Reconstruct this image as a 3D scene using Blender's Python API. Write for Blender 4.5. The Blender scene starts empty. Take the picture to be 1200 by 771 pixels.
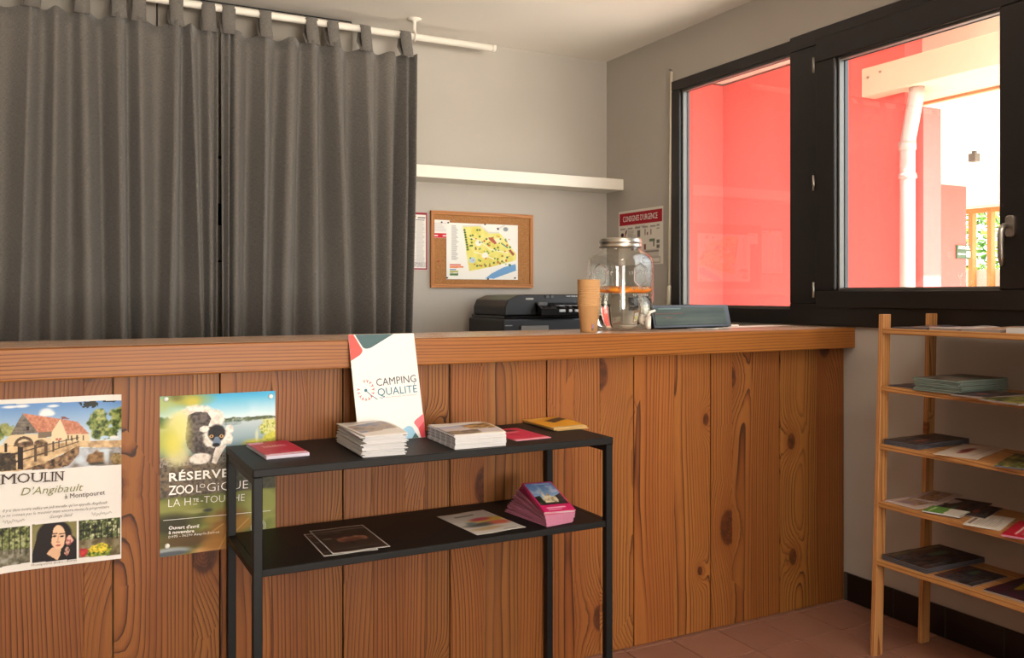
import bpy, bmesh, math, random
import numpy as np
from mathutils import Vector, Matrix

random.seed(7)
scene = bpy.context.scene
col = scene.collection
PI = math.pi

# ------------------------------------------------------------------ camera
EYE = 1.236
YAW = math.radians(27.6)
F = 1024.0                      # focal length in pixels of the 1200x771 frame
HOR = 345.0                     # row of the horizon
cd = bpy.data.cameras.new('camera')
cd.sensor_width = 36.0
cd.lens = F / 1200.0 * 36.0
cd.shift_y = -(385.5 - HOR) / 1200.0
cd.clip_start = 0.02
cam = bpy.data.objects.new('camera', cd)
col.objects.link(cam)
cam.location = (0, 0, EYE)
cam.rotation_euler = (PI / 2, 0, -YAW)
scene.camera = cam

# ------------------------------------------------------------------ world
world = bpy.data.worlds.new('world')
scene.world = world
world.use_nodes = True
wn = world.node_tree
wn.nodes.clear()
sky = wn.nodes.new('ShaderNodeTexSky')
sky.sky_type = 'NISHITA'
sky.sun_disc = False
sky.sun_elevation = math.radians(48)
sky.sun_rotation = math.radians(182)
sky.air_density = 1.0
sky.dust_density = 2.0
bg = wn.nodes.new('ShaderNodeBackground')
bg.inputs['Strength'].default_value = 1.2
wo = wn.nodes.new('ShaderNodeOutputWorld')
hs = wn.nodes.new('ShaderNodeHueSaturation')          # thin haze: a paler, whiter sky
hs.inputs['Saturation'].default_value = 0.30
wn.links.new(sky.outputs[0], hs.inputs['Color'])
wn.links.new(hs.outputs[0], bg.inputs['Color'])
wn.links.new(bg.outputs[0], wo.inputs['Surface'])

# ------------------------------------------------------------------ sun and daylight through the glazed front
sd = bpy.data.lights.new('sun', 'SUN')
sd.energy = 20.0
sd.angle = math.radians(0.6)
sd.color = (1.0, 0.97, 0.93)
sun = bpy.data.objects.new('sun', sd)
col.objects.link(sun)
sun.rotation_euler = Vector((0.04, 1.0, -0.95)).to_track_quat('-Z', 'Y').to_euler()

def area(name, loc, target, sx, sy, power, color):
    d = bpy.data.lights.new(name, 'AREA')
    d.shape = 'RECTANGLE'
    d.size, d.size_y = sx, sy
    d.energy = power
    d.color = color
    o = bpy.data.objects.new(name, d)
    col.objects.link(o)
    o.location = loc
    o.rotation_euler = (Vector(target) - Vector(loc)).to_track_quat('-Z', 'Y').to_euler()
    return o
# daylight entering by the glazed front far behind the camera, and the ceiling panel over the visitors
df = area('daylight_front', (1.1, -4.35, 0.95), (1.1, 1.2, 5.6), 3.0, 1.3, 318, (1.0, 0.90, 0.77))
df.data.spread = math.radians(95)                # the light comes up off the ground; spread cut to darken low parts
area('ceiling_panel', (1.30, 0.80, 2.54), (1.30, 1.4, 0.0), 0.6, 0.6, 20, (1.0, 0.90, 0.77))

# ------------------------------------------------------------------ exposure
vs = scene.view_settings
vs.view_transform = 'Standard'
vs.look = 'None'
vs.exposure = 0.0
vs.gamma = 1.0
vs.use_curve_mapping = False
scene.cycles.max_bounces = 22
scene.cycles.diffuse_bounces = 5
scene.cycles.glossy_bounces = 5
scene.cycles.transparent_max_bounces = 16
scene.cycles.transmission_bounces = 22
scene.cycles.use_denoising = True
scene.cycles.sample_clamp_indirect = 6.0

# ------------------------------------------------------------------ pixel -> world
SN, CS = math.sin(YAW), math.cos(YAW)
def ray(u, v):
    a = (u - 600.0) / F
    return Vector((SN + CS * a, CS - SN * a, (HOR - v) / F))
O = Vector((0, 0, EYE))
def onx(u, v, x):
    r = ray(u, v); return O + r * (x / r.x)
def ony(u, v, y):
    r = ray(u, v); return O + r * (y / r.y)
def onz(u, v, z):
    r = ray(u, v); return O + r * ((z - EYE) / r.z)

# ------------------------------------------------------------------ materials
def lin(c):
    if isinstance(c, str):
        c = tuple(int(c[i:i + 2], 16) for i in (0, 2, 4))
    out = []
    for x in c[:3]:
        x = x / 255.0
        out.append(x / 12.92 if x <= 0.04045 else ((x + 0.055) / 1.055) ** 2.4)
    return tuple(out)

class NT:
    def __init__(s, name):
        s.m = bpy.data.materials.new(name)
        s.m.use_nodes = True
        s.t = s.m.node_tree
        s.b = s.t.nodes['Principled BSDF']
        s.out = s.t.nodes['Material Output']
    def n(s, kind, **kw):
        nd = s.t.nodes.new(kind)
        for k, v in kw.items():
            setattr(nd, k, v)
        return nd
    def put(s, sock, v):
        if hasattr(v, 'is_output'):
            s.t.links.new(v, sock)
        elif isinstance(v, tuple) and len(v) == 3 and sock.type == 'RGBA':
            sock.default_value = (*v, 1)
        else:
            sock.default_value = v
    def math(s, op, a, b=None, c=None, clamp=False):
        nd = s.n('ShaderNodeMath', operation=op, use_clamp=clamp)
        s.put(nd.inputs[0], a)
        if b is not None: s.put(nd.inputs[1], b)
        if c is not None: s.put(nd.inputs[2], c)
        return nd.outputs[0]
    def mix(s, f, a, b, mode='MIX'):
        nd = s.n('ShaderNodeMix', data_type='RGBA', blend_type=mode)
        s.put(nd.inputs[0], f); s.put(nd.inputs[6], a); s.put(nd.inputs[7], b)
        return nd.outputs[2]
    def comb(s, x, y, z):
        nd = s.n('ShaderNodeCombineXYZ')
        for i, v in enumerate((x, y, z)): s.put(nd.inputs[i], v)
        return nd.outputs[0]
    def noise(s, vec, scale, detail=2.0, rough=0.5, dim='3D'):
        nd = s.n('ShaderNodeTexNoise', noise_dimensions=dim)
        if vec is not None: s.t.links.new(vec, nd.inputs['Vector'])
        nd.inputs['Scale'].default_value = scale
        nd.inputs['Detail'].default_value = detail
        nd.inputs['Roughness'].default_value = rough
        return nd.outputs['Fac']
    def ramp(s, f, stops):
        nd = s.n('ShaderNodeValToRGB')
        cr = nd.color_ramp
        while len(cr.elements) < len(stops): cr.elements.new(0.5)
        for e, (p, c) in zip(cr.elements, stops):
            e.position = p; e.color = (*c, 1)
        s.put(nd.inputs[0], f)
        return nd.outputs[0]
    def mapr(s, v, a, b, c, d):
        nd = s.n('ShaderNodeMapRange', interpolation_type='SMOOTHSTEP')
        for i, x in enumerate((v, a, b, c, d)): s.put(nd.inputs[i], x)
        return nd.outputs[0]
    def bump(s, h, strength=0.2, dist=0.002):
        nd = s.n('ShaderNodeBump')
        nd.inputs['Strength'].default_value = strength
        nd.inputs['Distance'].default_value = dist
        s.put(nd.inputs['Height'], h)
        s.t.links.new(nd.outputs[0], s.b.inputs['Normal'])
    def set(s, **kw):
        for k, v in kw.items():
            s.put(s.b.inputs[k.replace('_', ' ')], v)

MATS = {}
def M(name, c, rough=0.6, metal=0.0, var=0.0, scale=12.0, bump=0.0, bscale=150.0, bdist=0.002, spec=0.5, objvar=0.0, coat=0.0):
    """painted, plastic, paper, metal: one colour with mottling, fine relief and a per-object shift"""
    if name in MATS: return MATS[name]
    t = NT(name)
    c = lin(c)
    tc = t.n('ShaderNodeTexCoord').outputs['Object']
    colr = c
    if var:
        f = t.noise(tc, scale, 4.0, 0.6)
        colr = t.mix(f, tuple(x * (1 - var) for x in c), tuple(min(1, x * (1 + var)) for x in c))
    if objvar:
        r = t.n('ShaderNodeObjectInfo').outputs['Random']
        f = t.math('MULTIPLY_ADD', r, 2 * objvar, 1 - objvar)
        colr = t.mix(1.0, colr, t.comb(f, f, f), 'MULTIPLY')
    t.set(Base_Color=colr, Roughness=rough, Metallic=metal)
    t.b.inputs['Specular IOR Level'].default_value = spec
    t.b.inputs['Coat Weight'].default_value = coat
    if bump:
        t.bump(t.noise(tc, bscale, 3.0, 0.6), bump, bdist)
    MATS[name] = t.m
    return t.m

def wood(name, along, light, mid, dark, ring=110.0, pith=0.07, wander=0.10, knots=3.4, gate=0.35, rough=0.5, objvar=0.10, kr=0.019, defl=0.03, off=0.0, spread=0.0):
    """sawn softwood: growth rings about a wandering pith, knots that push the rings aside"""
    t = NT(name)
    sp = t.n('ShaderNodeSeparateXYZ')
    t.t.links.new(t.n('ShaderNodeTexCoord').outputs['Object'], sp.inputs[0])
    X, Y, Z = sp.outputs
    a, b, l = {'Z': (X, Y, Z), 'X': (Z, Y, X), 'Y': (X, Z, Y)}[along]
    rnd = t.n('ShaderNodeObjectInfo').outputs['Random']
    l2 = t.math('MULTIPLY_ADD', rnd, 37.0, l)
    n1 = t.noise(t.comb(t.math('MULTIPLY', rnd, 91.0), 0.0, l2), 0.5, 1.0)
    n2 = t.noise(t.comb(t.math('MULTIPLY', rnd, 53.0), 7.0, l2), 0.35, 0.0)
    x0 = t.math('MULTIPLY_ADD', t.math('SUBTRACT', n1, 0.5), wander * 2, off)
    x0 = t.math('ADD', x0, t.math('MULTIPLY', t.math('SUBTRACT', t.math('FRACT', t.math('MULTIPLY', rnd, 13.7)), 0.5), spread))
    y0 = t.math('MULTIPLY_ADD', t.math('SUBTRACT', n2, 0.5), pith * 1.4, pith)
    da = t.math('SUBTRACT', a, x0)
    db = t.math('SUBTRACT', b, y0)
    r = t.math('SQRT', t.math('ADD', t.math('MULTIPLY', da, da), t.math('MULTIPLY', db, db)))
    fine = t.noise(t.comb(t.math('MULTIPLY', a, 9.0), t.math('MULTIPLY_ADD', rnd, 20.0, b), t.math('MULTIPLY', l2, 1.6)), 1.0, 2.0)
    r = t.math('MULTIPLY_ADD', fine, 0.014, r)
    # knots
    vo = t.n('ShaderNodeTexVoronoi', voronoi_dimensions='2D', feature='F1')
    vo.inputs['Scale'].default_value = 1.0
    t.t.links.new(t.comb(t.math('MULTIPLY_ADD', rnd, 17.0, t.math('MULTIPLY', a, knots)), t.math('MULTIPLY', l2, knots * 0.62), 0.0), vo.inputs['Vector'])
    d = t.math('DIVIDE', vo.outputs['Distance'], knots)
    wob = t.noise(t.comb(a, b, l2), 40.0, 1.0)
    d = t.math('MULTIPLY_ADD', wob, 0.010, t.math('SUBTRACT', d, 0.005))
    cs = t.n('ShaderNodeSeparateColor')
    t.t.links.new(vo.outputs['Color'], cs.inputs[0])
    g = t.math('GREATER_THAN', cs.outputs[0], gate)
    size = t.math('MULTIPLY_ADD', t.math('POWER', cs.outputs[1], 2.0), 1.1, 0.42)
    dn = t.math('DIVIDE', d, size)
    k = t.math('MULTIPLY', g, t.math('EXPONENT', t.math('MULTIPLY', -1.0, t.math('POWER', t.math('DIVIDE', dn, kr * 2.4), 2.0))))
    r = t.math('MULTIPLY_ADD', k, defl, r)
    irr = t.noise(t.comb(t.math('MULTIPLY', r, 28.0), rnd, 0.0), 1.0, 1.0)
    fr = t.math('FRACT', t.math('MULTIPLY_ADD', irr, 2.2, t.math('MULTIPLY', r, ring)))
    c = t.ramp(fr, [(0.0, lin(light)), (0.45, lin(light)), (0.78, lin(mid)), (0.9, lin(dark)), (0.96, lin(dark)), (1.0, lin(light))])
    flat = t.noise(t.comb(t.math('MULTIPLY', a, 16.0), t.math('MULTIPLY_ADD', rnd, 31.0, 5.0), t.math('MULTIPLY', l2, 1.1)), 1.0, 2.0)
    c = t.mix(t.mapr(flat, 0.45, 0.68, 0.0, 0.55), c, t.mix(0.35, lin(light), lin(mid)))
    streak = t.noise(t.comb(t.math('MULTIPLY', a, 14.0), t.math('MULTIPLY', rnd, 40.0), t.math('MULTIPLY', l2, 0.9)), 1.0, 3.0)
    c = t.mix(t.mapr(streak, 0.35, 0.75, 0.0, 0.55), c, lin(mid))
    grain = t.noise(t.comb(t.math('MULTIPLY', a, 420.0), b, t.math('MULTIPLY', l2, 12.0)), 1.0, 2.0)
    c = t.mix(t.mapr(grain, 0.45, 0.8, 0.0, 0.25), c, lin(dark))
    # halo and heart of the knot
    halo = t.math('MULTIPLY', g, t.mapr(dn, kr * 0.9, kr * 2.4, 0.55, 0.0))
    c = t.mix(halo, c, lin(mid))
    kring = t.math('FRACT', t.math('MULTIPLY', dn, 190.0))
    kd = tuple(x * y for x, y in zip(lin(dark), (0.55, 0.38, 0.32)))
    kc = t.mix(t.math('MULTIPLY', kring, 0.8), tuple(x * y for x, y in zip(lin(mid), (0.72, 0.60, 0.5))), kd)
    kc = t.mix(t.mapr(wob, 0.3, 0.65, 0.0, 0.7), kc, kd)
    heart = t.math('MULTIPLY', g, t.mapr(dn, kr * 0.75, kr * 1.05, 0.92, 0.0))
    c = t.mix(heart, c, kc)
    v = t.math('MULTIPLY_ADD', rnd, 2 * objvar, 1 - objvar)
    v2 = t.math('MULTIPLY_ADD', t.math('FRACT', t.math('MULTIPLY', rnd, 7.3)), objvar, 1 - objvar * 0.5)
    c = t.mix(1.0, c, t.comb(v, t.math('MULTIPLY', v, v2), t.math('MULTIPLY', v, v2)), 'MULTIPLY')
    t.set(Base_Color=c, Roughness=rough)
    t.b.inputs['Specular IOR Level'].default_value = 0.35
    t.bump(t.math('MULTIPLY', fr, -1.0), 0.18, 0.0015)
    return t.m

def print_mat(name, rough=0.45, spec=0.4):
    if name in MATS: return MATS[name]
    t = NT(name)
    at = t.n('ShaderNodeAttribute', attribute_name='print')
    n = t.noise(t.n('ShaderNodeTexCoord').outputs['Object'], 900.0, 2.0)
    f = t.math('MULTIPLY_ADD', n, 0.06, 0.97)
    t.set(Base_Color=t.mix(1.0, at.outputs['Color'], t.comb(f, f, f), 'MULTIPLY'), Roughness=rough)
    t.b.inputs['Specular IOR Level'].default_value = spec
    MATS[name] = t.m
    return t.m

def clear_pane(name, tint=(1, 1, 1), refl=1.0, rough=0.01):
    t = NT(name)
    t.t.nodes.remove(t.b)
    tr = t.n('ShaderNodeBsdfTransparent'); tr.inputs[0].default_value = (*tint, 1)
    gl = t.n('ShaderNodeBsdfGlossy'); gl.inputs['Roughness'].default_value = rough
    lw = t.n('ShaderNodeLayerWeight'); lw.inputs[0].default_value = 0.5
    fz = t.math('MULTIPLY_ADD', t.math('POWER', lw.outputs['Facing'], 5.0), 0.9, 0.04)
    mx = t.n('ShaderNodeMixShader')
    t.t.links.new(t.math('MULTIPLY', fz, refl), mx.inputs[0])
    t.t.links.new(tr.outputs[0], mx.inputs[1]); t.t.links.new(gl.outputs[0], mx.inputs[2])
    t.t.links.new(mx.outputs[0], t.out.inputs[0])
    return t.m

def glass_mat(name, c=(1, 1, 1), ior=1.45, rough=0.0):
    t = NT(name)
    t.set(Base_Color=c, Roughness=rough, IOR=ior)
    t.b.inputs['Transmission Weight'].default_value = 1.0
    return t.m

def fabric(name, c):
    t = NT(name)
    c = lin(c)
    tc = t.n('ShaderNodeTexCoord').outputs['Object']
    sp = t.n('ShaderNodeSeparateXYZ'); t.t.links.new(tc, sp.inputs[0])
    w1 = t.noise(t.comb(t.math('MULTIPLY', sp.outputs[0], 700.0), 0.0, t.math('MULTIPLY', sp.outputs[2], 90.0)), 1.0, 2.0)
    w2 = t.noise(t.comb(t.math('MULTIPLY', sp.outputs[0], 90.0), 3.0, t.math('MULTIPLY', sp.outputs[2], 700.0)), 1.0, 2.0)
    w = t.math('MULTIPLY', t.math('ADD', w1, w2), 0.5)
    cc = t.mix(t.mapr(w, 0.3, 0.7, 0.0, 1.0), tuple(x * 0.62 for x in c), tuple(x * 1.38 for x in c))
    t.set(Base_Color=cc, Roughness=0.95)
    t.b.inputs['Specular IOR Level'].default_value = 0.15
    t.b.inputs['Sheen Weight'].default_value = 0.15
    t.bump(w, 0.25, 0.001)
    return t.m

# ------------------------------------------------------------------ objects
def wm(o):
    m = o.matrix_basis.copy()
    if o.parent is not None:
        m = wm(o.parent) @ o.matrix_parent_inverse @ m
    return m
def put_under(o, parent, world=True):
    o.parent = parent
    if world:
        o.matrix_parent_inverse = wm(parent).inverted()
def obj(name, bm, mats, parent=None, world=True, loc=None):
    if isinstance(bm, bmesh.types.BMesh):
        me = bpy.data.meshes.new(name)
        bm.normal_update()
        bm.to_mesh(me); bm.free()
    else:
        me = bm
    if mats is not None:
        for m in (mats if isinstance(mats, (list, tuple)) else [mats]):
            me.materials.append(m)
    o = bpy.data.objects.new(name, me)
    col.objects.link(o)
    if loc is not None: o.location = loc
    if parent is not None: put_under(o, parent, world)
    return o
def tag(o, label, cat, group=None):
    o['label'] = label; o['category'] = cat
    if group: o['group'] = group
    return o
def thing(name, label, cat, loc=(0, 0, 0), rotz=0.0, group=None):
    o = bpy.data.objects.new(name, None)
    o.empty_display_size = 0.05
    col.objects.link(o)
    o.location = loc; o.rotation_euler = (0, 0, rotz)
    return tag(o, label, cat, group)
def struct(name, bm, mats, parent=None):
    o = obj(name, bm, mats, parent)
    if parent is None: o['kind'] = 'structure'
    return o
def copy_tree(o, parent=None):
    c = o.copy(); col.objects.link(c)
    if parent is not None: c.parent = parent
    for ch in list(o.children): copy_tree(ch, c)
    return c

ORD = 'first second third fourth fifth sixth seventh eighth ninth tenth eleventh twelfth thirteenth fourteenth fifteenth sixteenth seventeenth eighteenth nineteenth twentieth twenty-first twenty-second twenty-third'.split()

# ------------------------------------------------------------------ shapes
def box(bm, x0, y0, z0, x1, y1, z1, bev=0.0, seg=1, mi=0, mat=None):
    m = Matrix.Translation(((x0 + x1) / 2, (y0 + y1) / 2, (z0 + z1) / 2)) @ Matrix.Diagonal((abs(x1 - x0), abs(y1 - y0), abs(z1 - z0), 1))
    if mat is not None: m = mat @ m
    r = bmesh.ops.create_cube(bm, size=1.0, matrix=m)
    vsx = r['verts']
    fs = set(f for v in vsx for f in v.link_faces)
    for f in fs: f.material_index = mi
    if bev:
        es = set(e for v in vsx for e in v.link_edges)
        bmesh.ops.bevel(bm, geom=list(es), offset=bev, segments=seg, profile=0.5, affect='EDGES', material=-1)
    return bm
def nb(*a, **k):
    return box(bmesh.new(), *a, **k)
def ring_loft(bm, rings, mi=0, smooth=True, cap0=True, cap1=True, closed=True):
    vr = [[bm.verts.new(p) for p in r] for r in rings]
    n = len(vr[0])
    for A, B in zip(vr, vr[1:]):
        for i in range(n if closed else n - 1):
            j = (i + 1) % n
            f = bm.faces.new((A[i], A[j], B[j], B[i])); f.smooth = smooth; f.material_index = mi
    if cap0: f = bm.faces.new(vr[0][::-1]); f.material_index = mi
    if cap1: f = bm.faces.new(vr[-1]); f.material_index = mi
    return bm
def lathe(bm, prof, n=32, cx=0.0, cy=0.0, mi=0, cap0=True, cap1=True, smooth=True):
    rings = [[(cx + r * math.cos(2 * PI * i / n), cy + r * math.sin(2 * PI * i / n), z) for i in range(n)] for r, z in prof]
    return ring_loft(bm, rings, mi, smooth, cap0, cap1)
def tube(bm, pts, r, n=10, mi=0, smooth=True):
    pts = [Vector(p) for p in pts]
    rad = r if isinstance(r, (list, tuple)) else [r] * len(pts)
    rings = []
    up = None
    for i, p in enumerate(pts):
        t = (pts[min(i + 1, len(pts) - 1)] - pts[max(i - 1, 0)]).normalized()
        if up is None:
            up = t.orthogonal().normalized()
        up = (up - t * up.dot(t)).normalized()
        s = t.cross(up)
        rings.append([p + (up * math.cos(2 * PI * k / n) + s * math.sin(2 * PI * k / n)) * rad[i] for k in range(n)])
    return ring_loft(bm, rings, mi, smooth)
def prism(bm, pts, depth, mat=None, mi=0, bev=0.0):
    """polygon in local XY pushed along local Z by depth"""
    mat = mat or Matrix.Identity(4)
    A = [bm.verts.new(mat @ Vector((x, y, 0))) for x, y in pts]
    B = [bm.verts.new(mat @ Vector((x, y, depth))) for x, y in pts]
    n = len(pts)
    fs = [bm.faces.new(A[::-1]), bm.faces.new(B)]
    for i in range(n):
        j = (i + 1) % n
        fs.append(bm.faces.new((A[i], A[j], B[j], B[i])))
    for f in fs: f.material_index = mi
    bmesh.ops.recalc_face_normals(bm, faces=fs)
    if bev:
        es = set(e for f in fs for e in f.edges)
        bmesh.ops.bevel(bm, geom=list(es), offset=bev, segments=1, profile=0.5, affect='EDGES', material=-1)
    return bm
def round_poly(pts, r, n=5):
    out = []
    N = len(pts)
    for i in range(N):
        p0, p, p1 = (Vector((*pts[(i + k) % N], 0)) for k in (-1, 0, 1))
        rr = r[i] if isinstance(r, (list, tuple)) else r
        if rr <= 0: out.append((p.x, p.y)); continue
        a = p + (p0 - p).normalized() * min(rr, (p0 - p).length * .49); b = p + (p1 - p).normalized() * min(rr, (p1 - p).length * .49)
        for k in range(n + 1):
            t = k / n
            q = a * (1 - t) ** 2 + p * 2 * t * (1 - t) + b * t * t
            out.append((q.x, q.y))
    return out

# ------------------------------------------------------------------ flat print: a canvas of colours laid on a real sheet
class Cv:
    def __init__(s, w, h, c=(255, 255, 255)):
        s.w, s.h = w, h
        s.a = np.empty((h, w, 3)); s.a[:] = np.array(c) / 255.0
        s.X, s.Y = np.meshgrid((np.arange(w)) / (w - 1), (np.arange(h)) / (h - 1))
    def vn(s, fx, fy, seed, octv=3):
        rg = np.random.RandomState(seed)
        out = np.zeros((s.h, s.w)); amp = 1.0; tot = 0.0
        for _ in range(octv):
            gx, gy = int(math.ceil(fx)) + 2, int(math.ceil(fy)) + 2
            g = rg.rand(gy, gx)
            px, py = s.X * fx, s.Y * fy
            ix, iy = px.astype(int), py.astype(int)
            tx, ty = px - ix, py - iy
            tx, ty = tx * tx * (3 - 2 * tx), ty * ty * (3 - 2 * ty)
            out += amp * ((g[iy, ix] * (1 - tx) + g[iy, ix + 1] * tx) * (1 - ty) + (g[iy + 1, ix] * (1 - tx) + g[iy + 1, ix + 1] * tx) * ty)
            tot += amp; amp *= 0.55; fx *= 2; fy *= 2
        return out / tot
    def lay(s, m, c, alpha=1.0):
        c = np.array(c) / 255.0 if not isinstance(c, np.ndarray) else c
        m = (m * alpha)[..., None]
        s.a = s.a * (1 - m) + c * m
    def inpoly(s, pts):
        m = np.zeros((s.h, s.w), bool)
        n = len(pts)
        for i in range(n):
            x0, y0 = pts[i]; x1, y1 = pts[(i + 1) % n]
            if y0 == y1: continue
            c = ((y0 > s.Y) != (y1 > s.Y)) & (s.X < (x1 - x0) * (s.Y - y0) / (y1 - y0) + x0)
            m ^= c
        return m.astype(float)
    def poly(s, pts, c, alpha=1.0): s.lay(s.inpoly(pts), c, alpha)
    def ellm(s, cx, cy, rx, ry, soft=0.15):
        d = np.sqrt(((s.X - cx) / rx) ** 2 + ((s.Y - cy) / ry) ** 2)
        return np.clip((1 - d) / max(soft, 1e-3) + 0.5, 0, 1)
    def ell(s, cx, cy, rx, ry, c, soft=0.15, alpha=1.0): s.lay(s.ellm(cx, cy, rx, ry, soft), c, alpha)
    def line(s, x0, y0, x1, y1, wd, c, alpha=1.0):
        asp = s.h / s.w
        dx, dy = x1 - x0, (y1 - y0) * asp
        L = dx * dx + dy * dy
        px, py = s.X - x0, (s.Y - y0) * asp
        t = np.clip((px * dx + py * dy) / max(L, 1e-9), 0, 1)
        d = np.sqrt((px - t * dx) ** 2 + (py - t * dy) ** 2)
        s.lay(np.clip((wd / 2 - d) * s.w + 0.5, 0, 1), c, alpha)
    def grad(s, y0, y1, c0, c1, m=None, alpha=1.0):
        t = np.clip((s.Y - y0) / (y1 - y0), 0, 1)[..., None]
        g = (np.array(c0) * (1 - t) + np.array(c1) * t) / 255.0
        mm = np.ones((s.h, s.w)) if m is None else m
        s.lay(mm, g, alpha)
    def leafy(s, m, cols, seed, f=30):
        asp = s.h / s.w
        n = s.vn(f, f * asp, seed, 3)
        n = np.clip((n - 0.25) / 0.5, 0, 1)
        k = n * (len(cols) - 1)
        i = np.clip(k.astype(int), 0, len(cols) - 2)
        t = (k - i)[..., None]
        cc = np.array(cols) / 255.0
        s.lay(m, cc[i] * (1 - t) + cc[i + 1] * t)

def sheet_mesh(name, cv, W, H, disp=None, flip=False):
    w, h = cv.w, cv.h
    x = (np.arange(w) / (w - 1) - 0.5) * W
    y = (0.5 - np.arange(h) / (h - 1)) * H
    XX, YY = np.meshgrid(x, y)
    ZZ = disp(XX, YY) if disp is not None else np.zeros_like(XX)
    co = np.stack([XX, YY, ZZ], -1).reshape(-1, 3).astype(np.float32)
    idx = np.arange(w * h).reshape(h, w)
    q = np.stack([idx[1:, :-1], idx[1:, 1:], idx[:-1, 1:], idx[:-1, :-1]], -1).reshape(-1, 4)
    me = bpy.data.meshes.new(name)
    me.vertices.add(w * h); me.vertices.foreach_set('co', co.ravel())
    me.loops.add(q.size); me.loops.foreach_set('vertex_index', q.ravel().astype(np.int32))
    me.polygons.add(len(q))
    me.polygons.foreach_set('loop_start', np.arange(0, q.size, 4, dtype=np.int32))
    me.update(calc_edges=True)
    me.validate()
    me.polygons.foreach_set('use_smooth', np.ones(len(q), bool))
    a = np.clip(cv.a, 0, 1)
    a = np.where(a <= 0.04045, a / 12.92, ((a + 0.055) / 1.055) ** 2.4)
    ca = me.color_attributes.new('print', 'FLOAT_COLOR', 'POINT')
    ca.data.foreach_set('color', np.concatenate([a, np.ones((h, w, 1))], -1).astype(np.float32).ravel())
    return me

# ------------------------------------------------------------------ lettering
_tm = {}
def text_mesh(txt, bold=0.0, shear=0.0, space=1.0, res=2):
    key = (txt, bold, shear, space)
    cu = bpy.data.curves.new('lettering', 'FONT')
    cu.body = txt; cu.size = 1.0; cu.offset = bold; cu.shear = shear; cu.space_character = space
    cu.resolution_u = res; cu.fill_mode = 'BOTH'; cu.dimensions = '2D'
    o = bpy.data.objects.new('lettering', cu)
    col.objects.link(o)
    dg = bpy.context.evaluated_depsgraph_get()
    dg.update()
    me = bpy.data.meshes.new_from_object(o.evaluated_get(dg))
    bpy.data.objects.remove(o); bpy.data.curves.remove(cu)
    me.name = 'lettering'
    return me
CAP = [None]
def lettering(txt, p0, p1, up, h, m, parent, bold=0.0, shear=0.0, space=1.0, off=0.0006, name='lettering', res=2, extra=None):
    """flat letters from p0 to p1 along their baseline, capitals h high"""
    if CAP[0] is None:
        q = text_mesh('H'); CAP[0] = max(v.co.y for v in q.vertices)
    me = text_mesh(txt, bold, shear, space, res)
    p0, p1, up = Vector(p0), Vector(p1), Vector(up).normalized()
    ex = (p1 - p0); L = ex.length; ex.normalize()
    up = (up - ex * up.dot(ex)).normalized()
    nz = ex.cross(up)
    n = len(me.vertices)
    co = np.empty(n * 3, np.float32); me.vertices.foreach_get('co', co); co = co.reshape(-1, 3)
    x0, x1 = co[:, 0].min(), co[:, 0].max()
    sx = L / (x1 - x0); sy = h / CAP[0]
    P = np.array(p0) + np.outer((co[:, 0] - x0) * sx, np.array(ex)) + np.outer(co[:, 1] * sy, np.array(up)) + np.array(nz) * off
    me.vertices.foreach_set('co', P.astype(np.float32).ravel())
    me.update()
    me.materials.append(m)
    o = bpy.data.objects.new(name, me); col.objects.link(o)
    if parent is not None: put_under(o, parent)
    return o

# ================================================================== STRUCTURE
WX, BY, CZ = 2.841, 4.246, 2.587          # window wall, back wall, ceiling
CY = 2.518                                # front face of the counter planks
wall_paint = M('wall_paint', 'b3ada4', 0.85, var=0.03, scale=5, bump=0.06, bscale=260, bdist=0.001, spec=0.25)
ceil_paint = M('ceiling_paint', 'f3ede4', 0.9, var=0.015, scale=3, bump=0.05, bscale=120, spec=0.2)
red_render = M('red_render', 'dc6e68', 0.92, var=0.07, scale=30, bump=0.5, bscale=160, bdist=0.006, spec=0.2)
white_paint = M('white_paint', 'ece6da', 0.5, var=0.02, scale=9)
cream_soffit = M('cream_soffit', 'efdcca', 0.85, var=0.03, scale=4)
white_soffit = M('white_soffit', 'f4f0e8', 0.85, var=0.02, scale=4)

struct('wall_back', nb(-2.6, BY, 0, WX + .06, BY + .15, CZ), wall_paint)
bm = bmesh.new()
HY0, HY1, HZ0, HZ1 = 1.62, 3.629, 1.107, 2.337
box(bm, WX, -4.6, 0, WX + .06, BY, HZ0); box(bm, WX, -4.6, HZ1, WX + .06, BY, CZ)
box(bm, WX, -4.6, HZ0, WX + .06, HY0, HZ1); box(bm, WX, HY1, HZ0, WX + .06, BY, HZ1)
struct('wall_right', bm, wall_paint)
struct('wall_left', nb(-2.75, -4.6, 0, -2.6, BY, CZ), wall_paint)
bm = bmesh.new()
box(bm, -2.75, -4.75, 0, WX + .06, -4.6, .35); box(bm, -2.75, -4.75, 2.2, WX + .06, -4.6, CZ)
box(bm, -2.75, -4.75, .35, -.45, -4.6, 2.2); box(bm, 2.65, -4.75, .35, WX + .06, -4.6, 2.2)
struct('wall_front', bm, wall_paint)
struct('wall_added_shade', nb(2.2, .42, 0, WX - .001, .58, CZ), wall_paint)  # unseen wall stub added to shade the right wall and rack
struct('ceiling', nb(-2.75, -4.75, CZ, WX + .06, BY + .15, CZ + .12), ceil_paint)

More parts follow.
